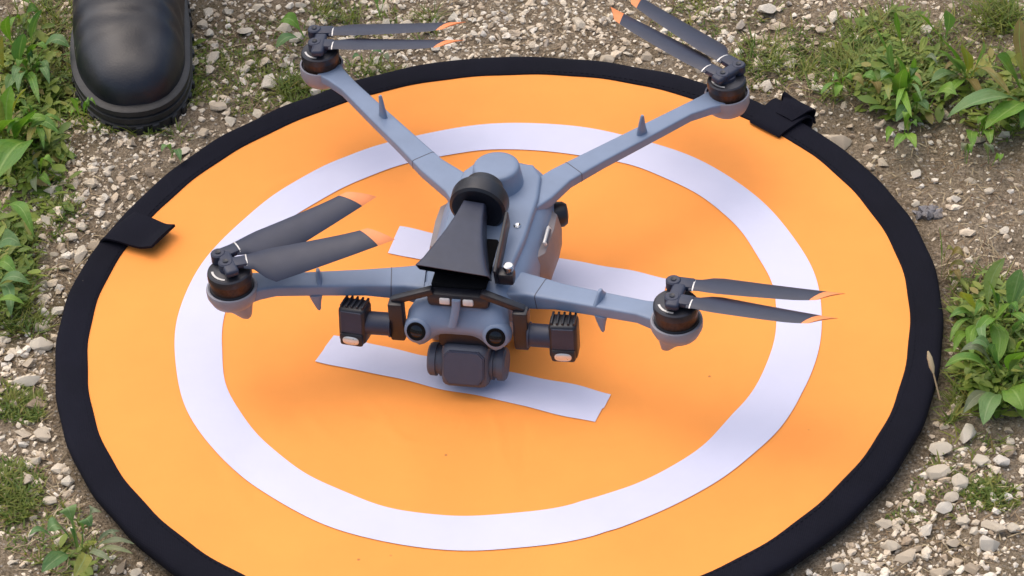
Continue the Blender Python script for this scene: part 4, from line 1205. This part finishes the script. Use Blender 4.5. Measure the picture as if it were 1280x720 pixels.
GR = [(300, 100, 60, 40, 420, .28), (330, 60, 80, 40, 200, .25), (1240, 612, 36, 22, 260, .25), (20, 500, 40, 26, 220, .3), (960, 80, 50, 34, 150, .3), (1040, 70, 50, 50, 140, .4), (70, 20, 24, 40, 160, .4), (120, 150, 40, 20, 120, .35), (60, 270, 50, 30, 160, .3), (20, 610, 36, 40, 260, .35), (1150, 610, 80, 40, 160, .2), (1190, 380, 20, 40, 120, .35), (60, 660, 60, 40, 160, .3), (450, 20, 70, 20, 140, .3), (860, 30, 50, 30, 120, .25),
      (1110, 70, 70, 60, 420, 1.0), (1250, 20, 26, 24, 110, 1.5), (1225, 60, 60, 60, 120, .8), (950, 70, 28, 24, 60, .9), (990, 70, 30, 34, 70, .8), (1235, 430, 50, 90, 380, .9), (1260, 150, 40, 24, 80, .8),
      (375, 110, 28, 18, 130, .7), (40, 80, 50, 80, 260, .9), (40, 190, 45, 50, 200, .9), (15, 340, 34, 60, 240, .9), (20, 400, 40, 20, 130, .8), (10, 620, 28, 28, 170, .6), (40, 505, 34, 18, 120, .5), (75, 265, 24, 12, 40, .6), (245, 90, 12, 45, 50, .6),
      (420, 14, 30, 16, 50, .8), (535, 20, 12, 16, 24, .9), (230, 90, 12, 50, 40, .6), (1240, 610, 26, 16, 60, .4), (90, 690, 50, 24, 40, .5), (470, 85, 36, 10, 60, .5), (180, 165, 60, 8, 50, .6), (500, 40, 60, 12, 20, .5), (1040, 90, 40, 40, 100, .8), (900, 15, 80, 16, 30, .6), (1180, 500, 20, 24, 40, .7), (1205, 560, 60, 30, 40, .5)]
grass = blades('grass', GR, GRASSM, .016, .0011, .7)
tag(grass, 'short thin grass and moss growing between the stones', kind='stuff')
def cover(name, patches, mat, size):
    Vs, Fs = [], []; base = 0
    for (px, py, rx, ry, n, hs) in patches:
        for _ in range(int(n * 2.6)):
            for _try in range(6):
                a = random.uniform(0, 6.283); q = math.sqrt(random.random())
                p = at(px + rx * q * math.cos(a), py + ry * q * math.sin(a), -.006)
                if math.hypot(p.x, p.y) > .290: break
            else: continue
            L = size * random.choice((.3, .4, .5, .65, .85, 1.1, 1.4)) * random.uniform(.8, 1.2); w = L * random.uniform(.18, .5); az = random.uniform(0, 6.283)
            d = Vector((math.cos(az), math.sin(az), random.uniform(-.1, .7))).normalized(); s = Vector((-math.sin(az), math.cos(az), random.uniform(-.3, .3))).normalized()
            g = Vector((p.x, p.y, gzs(p.x, p.y) + hs * random.random()))
            for t, ww in ((0, .15), (.3, .8), (.6, 1), (.85, .6), (1, .05)):
                c = g + d * L * t - Vector((0, 0, 1)) * L * .25 * t * t
                Vs += [c - s * w / 2 * ww, c - Vector((0, 0, w * .12 * ww)), c + s * w / 2 * ww]
            for k in range(4):
                for j in range(2):
                    a_ = base + 3 * k + j; Fs.append((a_, a_ + 1, a_ + 4, a_ + 3))
            base += 15
    return big_mesh(name, np.array([tuple(v) for v in Vs]), np.array(Fs), mat, None, True)
CV = [(1240, 430, 50, 75, 260, .012), (1130, 110, 60, 40, 240, .012), (1240, 120, 50, 40, 150, .012), (35, 100, 50, 60, 260, .012), (35, 190, 45, 50, 220, .012), (12, 330, 34, 70, 200, .010), (95, 685, 45, 25, 16, .003), (1110, 60, 60, 50, 120, .006), (50, 240, 40, 40, 60, .004), (240, 80, 10, 30, 16, .003), (1250, 480, 40, 40, 80, .008), (80, 130, 30, 20, 40, .006)]
gcov = cover('ground_cover', CV, COVER, .010)
tag(gcov, 'low tangle of tiny green leaves under the weeds', kind='stuff')
LT = [(1060, 60, 110, 70, 160, 1), (1220, 370, 60, 60, 150, 1), (60, 300, 60, 250, 260, 1), (330, 80, 110, 70, 160, 1), (70, 60, 24, 60, 80, 1), (1170, 240, 110, 90, 140, .7), (1150, 640, 130, 80, 160, .7), (70, 640, 70, 80, 140, .9), (650, 25, 240, 35, 150, .7), (960, 90, 70, 50, 150, .8), (1110, 120, 60, 12, 30, 1.2)]
litter = blades('dry_litter', LT, STRAW, .010, .0008, 2.4)
tag(litter, 'dry straw bits and dead stems lying on the soil', kind='stuff')
